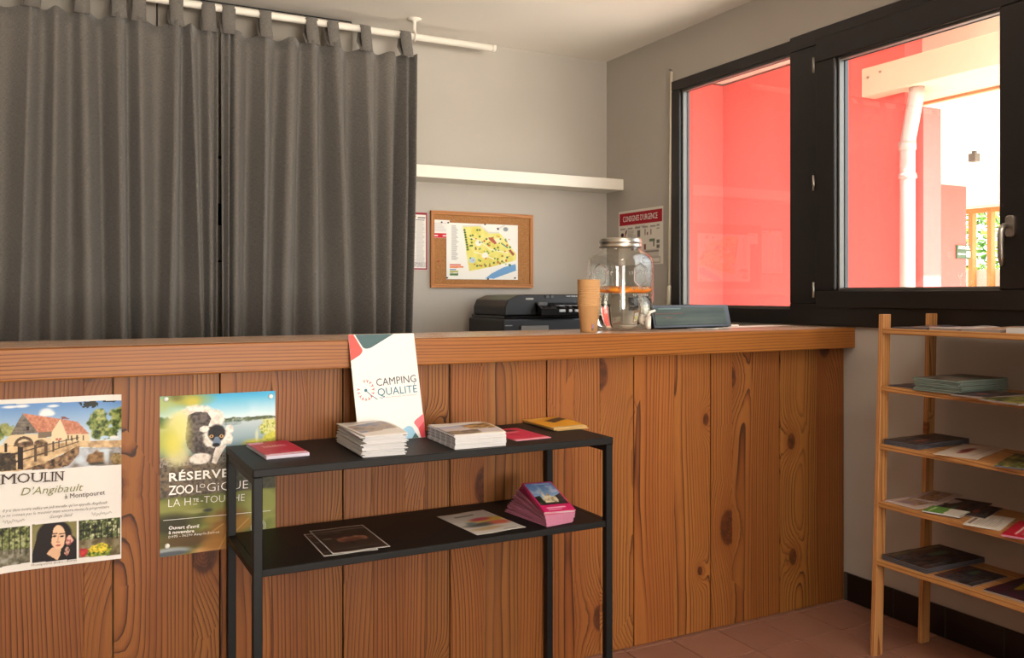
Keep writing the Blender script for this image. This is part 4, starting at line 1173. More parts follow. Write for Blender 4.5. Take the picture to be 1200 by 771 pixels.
# emergency notice on the window wall
EX = WX - .003
ey0, ey1, ez0, ez1 = onx(725, 248, EX).y, onx(777.3, 241, EX).y, onx(777, 309, EX).z, onx(777, 241, EX).z
cv = Cv(110, 82, (226, 220, 210))
cv.poly([(.025, .04), (.975, .04), (.975, .27), (.025, .27)], (168, 18, 40))
rm = random.Random(9)
for k in range(5): cv.line(.05 + k * .17, .33, .05 + k * .17 + .1, .33, .02, (110, 106, 104), .7)
cv.ell(.09, .44, .035, .04, (60, 20, 24)); cv.line(.17, .38, .15, .48, .02, (196, 80, 70)); cv.line(.19, .36, .17, .42, .02, (60, 50, 50))
for x, y, w, h, c in ((.44, .38, .06, .12, (90, 84, 80)), (.60, .37, .02, .11, (70, 30, 30)), (.65, .42, .02, .06, (110, 60, 50)), (.73, .38, .02, .1, (60, 30, 30)), (.70, .55, .12, .05, (84, 100, 76)), (.10, .60, .1, .05, (70, 64, 60)), (.58, .63, .045, .11, (110, 66, 50)), (.78, .60, .03, .09, (80, 78, 74)), (.86, .58, .06, .06, (90, 96, 84)), (.86, .66, .06, .06, (96, 90, 84)), (.86, .30, .06, .04, (150, 144, 136)), (.86, .36, .06, .03, (160, 154, 140)), (.30, .66, .05, .07, (110, 104, 98)), (.40, .66, .05, .07, (120, 110, 100))): cv.poly([(x, y), (x + w, y), (x + w, y + h), (x, y + h)], c, .85)
for k in range(5): cv.line(.22, .38 + k * .028, .32 + .08 * rm.random(), .38 + k * .028, .012, (150, 144, 138), .7)
for k in range(4): cv.line(.6, .81 + k * .035 - .06, .9, .81 + k * .035 - .06, .012, (150, 144, 138), .7)
cv.line(.62, .77, .9, .77, .014, (90, 84, 80), .8)
for a in ((.56, .88, .93, .88), (.56, .97, .93, .97), (.56, .88, .56, .97), (.93, .88, .93, .97)): cv.line(*a, .008, (120, 116, 110))
em = thing('emergency_notice', 'white emergency instruction notice with a red heading beside the window', 'notice', (EX, (ey0 + ey1) / 2, ez0))
o = obj('printed_sheet', sheet_mesh('printed_sheet', cv, ey0 - ey1, ez1 - ez0, None), prt_matt, em, world=False)
o.rotation_euler = (PI / 2, 0, -PI / 2); o.location = (0, 0, (ez1 - ez0) / 2)
W_, H_ = ey0 - ey1, ez1 - ez0
lettering("CONSIGNES D'URGENCE", (EX, ey0 - .11 * W_, ez1 - .20 * H_), (EX, ey0 - .88 * W_, ez1 - .20 * H_), UPZ, .10 * H_, ink_white, em, bold=.0, off=.0012)
lettering('EN CAS DE FEU', (EX, ey0 - .40 * W_, ez1 - .325 * H_), (EX, ey0 - .62 * W_, ez1 - .325 * H_), UPZ, .03 * H_, ink, em, off=.0012, res=1)

# blind wand hanging beside the window
wd = thing('blind_wand', 'thin cream blind wand with a weight hanging beside the window frame', 'wand', onx(786.5, 80, WX - .012))
cream = M('cream_plastic', 'e6dcc8', 0.45)
pt_, pm_, pb_ = onx(787, 84, WX - .010), onx(784.3, 334, WX - .010), onx(783.8, 357, WX - .010)
bm = bmesh.new(); tube(bm, [pt_, (pt_ + pm_) / 2, pm_], .0068, 10); obj('cord', bm, cream, wd)
bm = bmesh.new(); tube(bm, [pm_, pm_ + Vector((0, 0, -.008)), pm_ + Vector((0, 0, -.02)), pb_], [.005, .011, .012, .012], 12); obj('weight', bm, cream, wd)
bm = bmesh.new(); tube(bm, [pm_ + Vector((0, 0, .012)), pm_ + Vector((0, 0, -.002))], .006, 10); obj('ferrule', bm, M('brass_dark', '6a5a3c', .4, metal=.8), wd)
p = onx(786.8, 82, WX); bm = bmesh.new(); tube(bm, [(WX - .0005, p.y, p.z), (WX - .012, p.y, p.z), (WX - .016, p.y, p.z + .008)], .0035, 8); obj('hook', bm, steel, wd)

# printer on a low cabinet behind the counter
bc = thing('back_cabinet', 'plain grey low cabinet behind the counter, under the printer', 'cabinet', (2.2, 3.95, 0))
obj('body', nb(1.66, 3.66, .02, WX - .002, BY - .002, .915, bev=.002), gcup, bc)
obj('top', nb(1.65, 3.64, .915, WX - .002, BY - .002, .940, bev=.002), gcup, bc)
for k in range(3): obj('door', nb(1.67 + k * .39, 3.645, .05, 2.05 + k * .39, 3.66, .90, bev=.002), gcup, bc)
blk = M('printer_black', '17171a', 0.42, var=.08, scale=30, bump=.05, bscale=600)
blk2 = M('printer_gloss', '0d0d0f', 0.15)
gry = M('printer_grey', '4a4a4a', 0.4)
pr_ = thing('printer', 'black multifunction printer behind the paper cups and counter', 'printer', (2.14, 3.93, .94))
def pp(x, y): return ony(580 + x / 10, 330 + y / 10, 3.75)
PXl, PXr = pp(100, 450).x, pp(100, 450).x + .47
zt, zm, zl = pp(300, 150).z, pp(200, 395).z, pp(200, 440).z
obj('body', nb(PXl, 3.75, .945, PXr, 4.15, zl, bev=.008, seg=2), blk, pr_)
obj('scanner_base', nb(PXl + .015, 3.765, zl, PXr, 4.15, zm, bev=.004), blk2, pr_)
pts = [(pp(130, 395).x, zm), (pp(130, 300).x, pp(0, 300).z), (pp(165, 212).x, pp(0, 212).z), (pp(280, 160).x, pp(0, 160).z), (pp(480, 150).x, zt), (PXr, zt), (PXr, zm)]
obj('document_feeder', prism(bmesh.new(), [(x, -z) for x, z in pts], .36, Matrix.Translation((0, 3.76, 0)) @ Matrix.Rotation(-PI / 2, 4, 'X'), bev=.004), blk, pr_)
obj('label_plate', nb(pp(372, 0).x, 3.757, pp(0, 214).z, pp(460, 0).x, 3.7605, pp(0, 192).z), M('silver_print', 'a8a29a', .4), pr_)
x0, x1 = pp(488, 0).x, pp(980, 0).x
obj('control_panel', prism(bmesh.new(), [(3.70, -zm), (3.70, -pp(0, 320).z), (3.76, -pp(0, 250).z), (3.77, -zm)], x1 - x0, Matrix.Translation((x0, 0, 0)) @ Matrix(((0, 0, 1, 0), (1, 0, 0, 0), (0, -1, 0, 0), (0, 0, 0, 1)))), blk2, pr_)
obj('hinge_cover', nb(pp(488, 0).x, 3.735, pp(0, 372).z, pp(600, 0).x, 3.765, pp(0, 240).z, bev=.003), gry, pr_)
wb = M('button_grey', 'b6b8ba', .35)
for xa, xb in ((690, 760), (800, 838), (870, 945)):
    obj('button', nb(pp(xa, 0).x, 3.692, pp(0, 362).z, pp(xb, 0).x, 3.70, pp(0, 330).z, bev=.002), wb, pr_)
    obj('button', nb(pp(xa, 0).x, 3.694, pp(0, 289).z, pp(xb - 8, 0).x, 3.735, pp(0, 281).z), wb, pr_)
for k in range(5): obj('button', nb(pp(842 + k * 28, 0).x, 3.752, pp(0, 178).z, pp(858 + k * 28, 0).x, 3.761, pp(0, 165).z), wb, pr_)
for xa, xb in ((600, 640), (655, 690)): obj('button', nb(pp(xa, 0).x, 3.752, pp(0, 190).z, pp(xb, 0).x, 3.761, pp(0, 160).z), gry, pr_)
obj('output_tray', nb(pp(300, 0).x, 3.742, .97, pp(620, 0).x, 3.752, pp(0, 525).z), M('tray_grey', '74726c', .4), pr_)
obj('badge', nb(pp(118, 0).x, 3.746, pp(0, 524).z, pp(200, 0).x, 3.7505, pp(0, 512).z), M('badge_grey', '8a8a8a', .4), pr_)

# ================================================================== ON THE COUNTER TOP
# drinks jar
JX, JY = 1.857, 2.685
JS = 1.035
jar = thing('drinks_dispenser', 'large glass drinks jar with a metal lid and a tap on the counter', 'jar', (JX, JY, TOP), rotz=math.atan2(-JY, -JX) - PI / 4)
jar.scale = (JS, JS, JS)
def sq(s, p, z, n=72):
    out = []
    for i in range(n):
        a = 2 * PI * i / n
        r = s / (abs(math.cos(a)) ** p + abs(math.sin(a)) ** p) ** (1 / p)
        out.append((r * math.cos(a), r * math.sin(a), z))
    return out
outer = [(.045, 3.0, .001), (.058, 3.2, .003), (.073, 3.5, .010), (.085, 3.7, .022), (.093, 3.9, .038), (.0975, 4.0, .058), (.0990, 4.0, .080), (.0990, 4.0, .225), (.0985, 3.9, .246), (.0955, 3.5, .261), (.0895, 3.0, .273), (.0815, 2.5, .281), (.0745, 2.1, .286), (.0720, 2.0, .291), (.0720, 2.0, .306)]
inner = [(.0680, 2.0, .306), (.0680, 2.0, .290), (.0725, 2.2, .283), (.080, 2.6, .277), (.0875, 3.1, .268), (.0920, 3.6, .257), (.0945, 3.9, .243), (.0950, 4.0, .225), (.0950, 4.0, .081), (.0935, 4.0, .060), (.089, 3.9, .042), (.0815, 3.7, .028), (.070, 3.5, .016), (.055, 3.2, .0095), (.042, 3.0, .008)]
bm = bmesh.new()
ring_loft(bm, [sq(*r) for r in outer + inner])
glass = clear_pane('jar_glass', (.975, .98, .97), 1.3, .03)
obj('glass_body', bm, glass, jar, world=False)
wl = .1300
bm = bmesh.new()
wprof = [(.0418, 3.0, .0084), (.0546, 3.2, .0099), (.0696, 3.5, .0164), (.0811, 3.7, .0284), (.0886, 3.9, .0424), (.0931, 4.0, .0603), (.0946, 4.0, .0812), (.0946, 4.0, wl)]
ring_loft(bm, [sq(*r) for r in wprof]); obj('water', bm, glass_mat('water', (.99, .985, .95), 1.333), jar, world=False)
lidm = M('dull_metal_lid', 'c4bfb4', .34, metal=1.0, bump=.05, bscale=300)
bm = bmesh.new()
lathe(bm, [(.0735, .2955), (.0765, .2960), (.0775, .2985), (.0755, .301), (.0755, .309), (.0775, .3115), (.0775, .3165), (.0755, .3195), (.0755, .3235), (.0735, .3265), (.070, .3275), (.001, .3275)], 56)
obj('lid', bm, lidm, jar, world=False)
# tap on the face turned to the window side
tapm = M('clear_grey_plastic', 'cfc8bc', .2, metal=.35)
bm = bmesh.new()
tube(bm, [(-.010, .092, .040), (-.010, .108, .040)], [.017, .017], 18); tube(bm, [(-.010, .108, .040), (-.010, .128, .040)], .0095, 14)
tube(bm, [(-.010, .126, .054), (-.010, .126, .020), (-.010, .131, .008)], [.010, .010, .007], 14)
tap = obj('tap', bm, tapm, jar, world=False)
bm = bmesh.new(); tube(bm, [(-.010, .124, .052), (-.016, .128, .066), (-.034, .136, .072)], [.005, .0055, .004], 10)
o = obj('tap_lever', bm, M('white_plastic', 'e8e4da', .3)); o.parent = tap
# raised emblem and letters in the glass, on both front faces
frost = glass_mat('jar_glass_relief', (.985, .99, .98), 1.47, .28)
def emboss(face):
    bm = bmesh.new()
    def P3(a, z):
        rr_ = .0992 / (1 + (abs(a) / .099) ** 4.2) ** (1 / 4.2) * 1.0
        q = (rr_, a, z) if face == 0 else (a, rr_, z)
        return Vector(q)
    hexa = [(0, .236), (.026, .222), (.030, .216), (.030, .176), (.026, .170), (0, .154), (-.026, .170), (-.030, .176), (-.030, .216), (-.026, .222), (0, .236)]
    tube(bm, [P3(*h) for h in hexa], .0022, 6)
    rr2 = random.Random(face + 4)
    for row, (zz, n_, w_) in enumerate(((.196, 9, .108), (.146, 9, .082), (.122, 8, .070), (.107, 3, .024))):
        for k in range(n_):
            a = (k / (n_ - 1) - .5) * w_
            h_ = .010 if row == 0 else .0075
            zz2 = zz + (.006 * math.cos(a * 30) if row == 0 else 0)
            kind = rr2.randrange(3)
            if kind == 0: tube(bm, [P3(a - .002, zz2), P3(a - .002, zz2 + h_), P3(a + .002, zz2 + h_)], .0017, 6)
            elif kind == 1: tube(bm, [P3(a, zz2), P3(a, zz2 + h_)], .0018, 6); 
            else: tube(bm, [P3(a + .0028 * math.cos(q), zz2 + h_ / 2 + h_ / 2 * math.sin(q)) for q in (0.4, 1.5, 2.6, 3.7, 4.8, 5.8)], .0017, 6)
    o = obj('raised_emblem', bm, frost, jar, world=False); o['kind'] = 'stuff'
emboss(0); emboss(1)
bm = bmesh.new()
c_ = .099 / 2 ** (1 / 4.2)
tube(bm, [(c_, c_, .03), (c_ + .0004, c_ + .0004, .06), (c_ + .0004, c_ + .0004, .19), (c_ - .002, c_ - .002, .235)], [.001, .0035, .0035, .001], 8)
obj('corner_rib', bm, glass, jar, world=False)
# orange slices floating at the water line
orange = NT('orange_flesh'); sp_ = orange.n('ShaderNodeTexCoord').outputs['Object']
orange.set(Base_Color=orange.ramp(orange.noise(sp_, 130, 3), [(0, lin('ee8010')), (.6, lin('fa9c1c')), (1, lin('ffc050'))]), Roughness=.35)
orange.b.inputs['Subsurface Weight'].default_value = .0
peel = M('orange_peel', 'e07818', .4, bump=.2, bscale=400)
pith_ = M('orange_pith', 'f0d8a8', .5)
ro = random.Random(3)
jm = wm(jar)
cnt = 0
spots = [(.060, y) for y in (-.055, -.012, .030)] + [(x, .060) for x in (-.055, -.012, .030)] + [(-.03, -.03), (.012, -.045), (-.05, .02), (.058, .058)]
for k, (ox, oy) in enumerate(spots):
    r = .0300
    p = jm @ Vector((ox, oy, wl + (.0148 if k < 6 else .0078) + .0008 * (k % 3)))
    o = thing('orange_slice', 'orange slice floating in a layer on the water in the glass jar', 'fruit', p, 0, group='orange slices in the drinks jar')
    ang_ = (jar.rotation_euler.z + PI / 4) + ro.uniform(-.3, .3)            # cut face tipped towards the room
    o.rotation_euler = Matrix.Rotation(ang_, 4, 'Z').to_euler()
    o.matrix_basis = Matrix.Translation(p) @ Matrix.Rotation(ang_, 4, 'Z') @ Matrix.Rotation(.34 if k < 6 else .1, 4, 'Y') @ Matrix.Rotation(ro.uniform(0, 6), 4, 'Z')
    bm = bmesh.new()
    lathe(bm, [(.0005, -.0032), (r * .88, -.0032), (r * .88, .0032), (.0005, .0032)], 28)
    obj('flesh', bm, orange.m, o, world=False)
    bm = bmesh.new(); lathe(bm, [(r * .885, -.0034), (r, -.003), (r, .003), (r * .885, .0034)], 28, cap0=False, cap1=False); obj('peel', bm, peel, o, world=False)

# paper cups: each cup of the stack
kraft = M('kraft_cup', 'c79a68', .6, var=.06, scale=60)
kraft_in = M('kraft_rim', 'd6ab78', .55)
CXc, CYc = 1.656, 2.587
cup_me = None
ncup = 15
def cup_bm():
    bm = bmesh.new()
    lathe(bm, [(.0270, .0), (.0284, .0), (.0380, .0925), (.0398, .0935), (.0404, .0955), (.0398, .0975), (.0386, .0968), (.0378, .0930), (.0284, .004), (.0282, .0035), (.0005, .0035)], 36, cap0=False)
    return bm
me0 = None
for k in range(ncup):
    lab = ORD[ncup - 1 - k] + ' kraft paper cup from the top of the stack beside the jar' if 0 < k < ncup - 1 else ('lowest kraft paper cup of the stack, standing on the counter beside the jar' if k == 0 else 'topmost kraft paper cup of the stack beside the jar')
    if me0 is None:
        o = obj('paper_cup', cup_bm(), kraft, loc=(CXc, CYc, TOP)); me0 = o.data
    else:
        o = obj('paper_cup', me0, None, loc=(CXc, CYc, TOP + .0062 * k))
    o.rotation_euler = (0, 0, ro.uniform(0, 6) if k else 0)
    tag(o, lab, 'cup', 'nested kraft paper cups' )
    if k == 0: c00 = o
# small printed square on the lowest cup
cd_ = Vector((-CXc, -CYc, 0)).normalized()
ang = math.atan2(cd_.y, cd_.x) + .42
def cupp(a, z): r = .0290 + (.0380 - .0290) * z / .0925 + .0004; return Vector((CXc + r * math.cos(a), CYc + r * math.sin(a), TOP + z))
for i, (a0, a1, z0_, z1_, c) in enumerate(((-.13, .02, .016, .029, 'b8423a'), (.02, .17, .016, .029, '5a7fa8'), (-.13, .17, .006, .016, '6a5040'))):
    bm = bmesh.new()
    for q in range(4):
        t0, t1 = a0 + (a1 - a0) * q / 4, a0 + (a1 - a0) * (q + 1) / 4
        bm.faces.new([bm.verts.new(cupp(ang + t, z)) for t, z in ((t0, z0_), (t1, z0_), (t1, z1_), (t0, z1_))])
    obj('printed_square', bm, M('cup_print_' + c, c, .5), c00)

# low black-framed screen near the window
s0, s1 = onz(767, 386.5, TOP), onz(851, 383.5, TOP)
s0.z = TOP + .0065
s1 = Vector((s1.x, s0.y + (s1.x - s0.x) * .10, s0.z)); 
ex = (s1 - s0).normalized(); ez = Vector((0, 0, 1)); ny = ex.cross(ez)         # towards the viewer is +ny
scr = thing('desk_screen', 'low wide black-framed screen standing on the counter beside the window', 'screen', (s0 + s1) / 2)
Wd = (s1 - s0).length; Hd = .088
lean = (ez * .97 - ny * .24).normalized()
def sp3(x, y, o_=0.0): return s0 + ex * x + lean * y + (ex.cross(lean)) * o_
def slab(x0, y0, x1, y1, o0, o1):
    bm = bmesh.new(); v = [bm.verts.new(sp3(x, y, o)) for o in (o0, o1) for x, y in ((x0, y0), (x1, y0), (x1, y1), (x0, y1))]
    for f in ((0, 1, 2, 3), (7, 6, 5, 4), (0, 4, 5, 1), (1, 5, 6, 2), (2, 6, 7, 3), (3, 7, 4, 0)): bm.faces.new([v[i] for i in f])
    bmesh.ops.recalc_face_normals(bm, faces=bm.faces[:]); bmesh.ops.bevel(bm, geom=bm.edges[:], offset=.001, segments=1, profile=.5, affect='EDGES'); return bm
obj('case', slab(0, 0, Wd, Hd, -.022, 0), M('screen_black', '121214', .35), scr)
scm = NT('dim_screen'); tcs = scm.n('ShaderNodeTexCoord').outputs['Object']; sps = scm.n('ShaderNodeSeparateXYZ'); scm.t.links.new(tcs, sps.inputs[0])
fr_ = scm.noise(scm.comb(scm.math('MULTIPLY', sps.outputs[0], 3), 0, scm.math('MULTIPLY', sps.outputs[2], 45)), 1.0, 2.0)
scm.set(Base_Color=scm.ramp(fr_, [(.25, lin('2a3330')), (.5, lin('3c463f')), (.75, lin('50584c'))]), Roughness=.3)
scm.b.inputs['Specular IOR Level'].default_value = .12
obj('display', slab(.009, .009, Wd - .024, Hd - .011, 0, .0016), scm.m, scr)
for yy, xa, xb, c in ((.070, .03, .15, 'a'), (.052, .01, .16, 'b'), (.036, .06, .10, 'b')):
    obj('display_line', slab(xa, yy, xb, yy + (.003 if c == 'b' else .006), .0016, .0021), M('screen_line_' + c, '4a5f5a' if c == 'a' else '6a4038', .3), scr)
obj('stand', nb(s0.x + .05, s0.y + .035, TOP + .0003, s1.x - .05, s0.y + .10, TOP + .006), M('screen_black', '121214'), scr)

# papers lying in front of the screen
def quad_sheet(name, label, cat, px, z, th, m, group=None, top=None):
    """a flat slab of paper from its four corners in the picture (front edge first)"""
    P_ = [onz(u, v, z) for u, v in px]
    bm = bmesh.new()
    A = [bm.verts.new((p.x, p.y, z + .0003)) for p in P_]; B = [bm.verts.new((p.x, p.y, z + th)) for p in P_]
    bm.faces.new(A[::-1]); bm.faces.new(B)
    for i in range(len(A)): j = (i + 1) % len(A); bm.faces.new((A[i], A[j], B[j], B[i]))
    bmesh.ops.recalc_face_normals(bm, faces=bm.faces[:])
    o = obj(name, bm, m); tag(o, label, cat, group); return o
quad_sheet('paper_sheet', 'loose white paper lying on the counter in front of the low screen', 'paper', [(757, 384.4), (842, 385.6), (838, 383.9), (770, 383.5)], TOP, .0012, paper)
quad_sheet('paper_sheet', 'loose cream paper reaching from the screen to the counter end', 'paper', [(822, 385.4), (930, 381.4), (905, 381.0), (836, 383.3)], TOP, .0012, M('cream_paper', 'e9dfd0', .6))
quad_sheet('folded_card', 'small white folded card lying before the low screen', 'card', [(790, 384.2), (811, 384.0), (809, 381.9), (789, 382.1)], TOP + .002, .006, paper)
quad_sheet('folded_card', 'flat cream card lying past the end of the low screen', 'card', [(843, 383.1), (866, 382.0), (863, 380.9), (842, 381.8)], TOP + .002, .004, M('cream_paper', 'e9dfd0'))
for k, (u, v, lab) in enumerate(((786.5, 383.0, 'black pen tip beside the folded card at the screen'), (838.5, 382.4, 'small black clip at the corner of the low screen'), (863, 381.6, 'black clip on the flat cream card'))):
    p = onz(u, v, TOP); q = nb(p.x - .012, p.y - .006, TOP + .002, p.x + .012, p.y + .006, TOP + .009, bev=.002)
    tag(obj('clip', q, blk), lab, 'clip')

# ================================================================== BLACK CONSOLE TABLE
steel_blk = M('black_powder_coat', '0f1011', 0.5, spec=.3, var=.06, scale=80, bump=.12, bscale=900, bdist=.0005)
top_blk = M('black_table_top', '0e0d0d', 0.55, spec=.3, var=.06, scale=80, bump=.10, bscale=900, bdist=.0005)
TX0, TX1, TY0, TY1, TZ, SZ = .419, 1.455, 2.139, 2.512, .816, .573
tb = thing('console_table', 'narrow black metal console table with two shelves before the counter', 'table', ((TX0 + TX1) / 2, (TY0 + TY1) / 2, 0))
obj('table_top', nb(TX0, TY0, TZ - .020, TX1, TY1, TZ, bev=.002), top_blk, tb)
def shelfbm(z):
    return nb(TX0 + .020, TY0 + .002, z - .018, TX1 - .026, TY1 - .002, z, bev=.0015)
obj('shelf', shelfbm(SZ), top_blk, tb)
for x in (TX0 + .001, TX1 - .024):
    for y in (TY0 + .001, TY1 - .024):
        lg = obj('leg', nb(x, y, .004, x + .0225, y + .0225, TZ - .0205, bev=.0015), steel_blk, tb)
        obj('foot', nb(x + .001, y + .001, 0, x + .0215, y + .0215, .006), rubber, lg)
for x in (TX0 + .002, TX1 - .024):
    obj('side_rail', nb(x, TY0 + .024, TZ - .040, x + .02, TY1 - .025, TZ - .0205, bev=.001), steel_blk, tb)
    obj('side_rail', nb(x, TY0 + .024, SZ - .019, x + .018, TY1 - .025, SZ - .001, bev=.001), steel_blk, tb)

# ------------------------------------------------------------------ printed covers
def cover(style, seed, w=26, h=36):
    rr = random.Random(seed)
    C = lambda *a: a
    if style == 'dark_photo':
        cv = Cv(w, h, (30, 30, 32)); one = np.ones((h, w))
        cv.leafy(one, [(12, 12, 15), (24, 26, 30), (96, 62, 46), (40, 56, 74), (14, 14, 16)], seed, 7)
        cv.poly([(.1, .06), (.9, .06), (.9, .15), (.1, .15)], rr.choice([(110, 50, 42), (70, 80, 96), (120, 100, 60)]), .7)
        cv.ell(rr.uniform(.3, .7), rr.uniform(.35, .7), .16, .09, rr.choice([(150, 80, 60), (130, 130, 136), (80, 110, 90)]), .5, .9)
        cv.line(.12, .86, .5, .86, .05, (120, 120, 122), .7)
    elif style == 'teal':
        cv = Cv(w, h, (84, 96, 84)); cv.leafy(np.ones((h, w)), [(70, 62, 56), (116, 100, 88), (90, 104, 92)], seed, 5)
    elif style == 'white_text':
        cv = Cv(w, h, (206, 198, 186)); 
        for k in range(9): cv.line(.1, .25 + k * .07, .5 + .4 * rr.random(), .25 + k * .07, .03, (130, 122, 116), .8)
        cv.poly([(.1, .06), (.75, .06), (.75, .16), (.1, .16)], (120, 96, 84))
    elif style == 'white_art':
        cv = Cv(w, h, (208, 192, 176)); cv.ell(.5, .42, .24, .10, (150, 60, 50), .5); cv.line(.3, .36, .7, .5, .06, (90, 40, 40)); cv.line(.5, .3, .6, .52, .04, (70, 40, 44)); cv.line(.2, .75, .8, .78, .03, (150, 130, 120))
    elif style == 'green':
        cv = Cv(w, h, (96, 140, 62)); cv.poly([(0, .55), (1, .5), (1, 1), (0, 1)], (206, 200, 190)); cv.line(.1, .15, .8, .15, .08, (190, 210, 150))
    elif style == 'red':
        cv = Cv(w, h, (176, 28, 48)); cv.line(.15, .3, .8, .3, .08, (230, 190, 190)); cv.line(.15, .45, .6, .45, .04, (220, 160, 160))
    elif style == 'yellow_photo':
        cv = Cv(w, h, (60, 62, 40)); cv.leafy(np.ones((h, w)), [(40, 46, 34), (90, 88, 46), (150, 140, 70)], seed, 6)
    elif style == 'yellow_night':
        cv = Cv(w, h, (30, 26, 34)); cv.leafy(np.ones((h, w)), [(26, 20, 30), (70, 26, 36), (30, 36, 50)], seed, 4); cv.poly([(.3, .35), (1, .15), (1, .45), (.5, .55)], (150, 128, 36))
    elif style == 'pale_photo':
        cv = Cv(w, h, (186, 166, 160)); cv.leafy(cv.inpoly([(.1, .2), (.95, .2), (.95, .8), (.1, .8)]), [(110, 82, 66), (170, 136, 96), (130, 110, 130)], seed, 6)
    elif style == 'news':
        cv = Cv(w, h, (216, 210, 202)); cv.leafy(cv.inpoly([(.05, .3), (.95, .25), (.95, .75), (.05, .8)]), [(120, 110, 110), (170, 150, 130), (110, 120, 150)], seed, 5)
        for k in range(4): cv.line(.1, .06 + k * .05, .8, .06 + k * .05, .03, (150, 144, 140))
    elif style == 'town':
        cv = Cv(w, h, (222, 216, 206)); cv.grad(.30, .5, (150, 160, 196), (190, 180, 180), cv.inpoly([(0, .30), (1, .30), (1, .92), (0, .92)])); cv.leafy(cv.inpoly([(.45, .36), (1, .30), (1, .74), (.5, .66)]), [(70, 60, 54), (150, 116, 70), (190, 150, 90)], seed, 9); cv.leafy(cv.inpoly([(0, .66), (.6, .72), (.6, .92), (0, .92)]), [(90, 80, 76), (160, 140, 110)], seed + 1, 9)
        for k in range(3): cv.line(.08, .06 + k * .06, .75, .06 + k * .06, .03, (150, 150, 156), .6)
    elif style == 'chateau':
        cv = Cv(w, h, (196, 30, 96)); cv.grad(.03, .6, (84, 124, 186), (150, 178, 210), cv.inpoly([(.06, .03), (.95, .03), (.95, .78), (.06, .78)]))
        m = cv.inpoly([(.06, .03), (.95, .03), (.95, .78), (.06, .78)])
        cv.lay(m * np.clip((cv.vn(5, 6, seed) - .5) * 4, 0, 1) * (cv.Y < .4), (206, 214, 226), .7)
        cv.leafy(m * cv.inpoly([(.2, .60), (.34, .52), (.38, .28), (.44, .50), (.56, .38), (.62, .52), (.80, .48), (.84, .76), (.2, .76)]), [(140, 124, 100), (206, 190, 156), (228, 214, 184)], seed, 10)
        cv.leafy(m * cv.inpoly([(.06, .50), (.26, .46), (.3, .78), (.06, .78)]), [(24, 30, 24), (50, 60, 40)], seed, 10); cv.leafy(m * cv.inpoly([(.74, .5), (.95, .42), (.95, .78), (.7, .78)]), [(40, 40, 44), (90, 70, 60)], seed, 10); cv.leafy(m * cv.inpoly([(.1, .70), (.9, .70), (.9, .78), (.1, .78)]), [(30, 32, 30), (84, 70, 56)], seed, 10)
        cv.line(.2, .87, .75, .87, .06, (240, 190, 210)); cv.line(.2, .93, .6, .93, .03, (240, 190, 210)); cv.line(.4, .08, .85, .08, .04, (220, 228, 236), .7)
    elif style == 'paint':
        cv = Cv(w, h, (196, 190, 184)); cv.ell(.70, .45, .36, .10, (196, 160, 60), .8); cv.ell(.45, .62, .34, .08, (70, 70, 66), .8); cv.ell(.58, .40, .2, .07, (170, 60, 84), .7); cv.ell(.8, .62, .2, .09, (190, 90, 70), .8); cv.ell(.4, .80, .3, .06, (176, 150, 110), .8); cv.ell(.30, .52, .10, .06, (90, 120, 126), .8)
        cv.line(.25, .17, .62, .17, .04, (110, 106, 104)); cv.line(.62, .93, .85, .93, .03, (150, 146, 140))
    elif style == 'flyer_dark':
        cv = Cv(w, h, (34, 28, 26)); cv.leafy(np.ones((h, w)), [(26, 22, 22), (52, 38, 32), (40, 32, 28)], seed, 6)
        for k in range(5): cv.ell(.36 + k * .1, .52 - .03 * (k % 2), .07, .08, (140, 92, 72), .6)
        cv.ell(.55, .54, .2, .06, (96, 58, 44), .8)
        cv.line(.05, .12, .95, .12, .03, (130, 124, 118), .8); cv.line(.05, .2, .5, .2, .02, (120, 110, 100), .7); cv.line(.08, .42, .22, .42, .03, (150, 140, 130), .7); cv.line(.08, .85, .85, .85, .02, (90, 80, 76), .8)
        for e in ((0, 0, 1, 0), (0, 0, 0, 1), (1, 0, 1, 1), (0, 1, 1, 1)): cv.line(*e, .04, (206, 202, 198))
    elif style == 'pad':
        cv = Cv(w, h, (178, 34, 66)); cv.poly([(0, 0), (.42, 0), (.36, .12), (0, .16)], (220, 150, 176))
        for k in range(8): cv.line(.24 + k * .07, .30 + .03 * (k % 2), .27 + k * .07, .42, .02, (244, 226, 230))
        cv.line(.45, .78, .66, .78, .02, (220, 140, 160)); cv.poly([(0, .9), (1, .88), (1, 1), (0, 1)], (226, 200, 214))
    elif style == 'pink':
        cv = Cv(w, h, (190, 40, 76)); cv.ell(.45, .2, .35, .08, (90, 30, 44), .6); cv.line(.3, .35, .7, .35, .06, (226, 150, 166)); cv.line(.25, .45, .5, .6, .05, (110, 20, 40)); cv.poly([(0, .93), (1, .93), (1, 1), (0, 1)], (226, 160, 170)); cv.ell(.3, .1, .2, .05, (230, 210, 210), .5)
    elif style == 'gold':
        cv = Cv(w, h, (214, 150, 40)); cv.leafy(cv.inpoly([(0, 0), (.5, 0), (.9, .25), (0, .3)]), [(206, 150, 60), (226, 180, 100)], seed, 4); cv.poly([(.35, .42), (1, .26), (1, .48), (.45, .62)], (70, 52, 40)); cv.poly([(0, .9), (1, .94), (1, 1), (0, 1)], (196, 180, 140))
    else:
        cv = Cv(w, h, (150, 140, 130))
    return cv

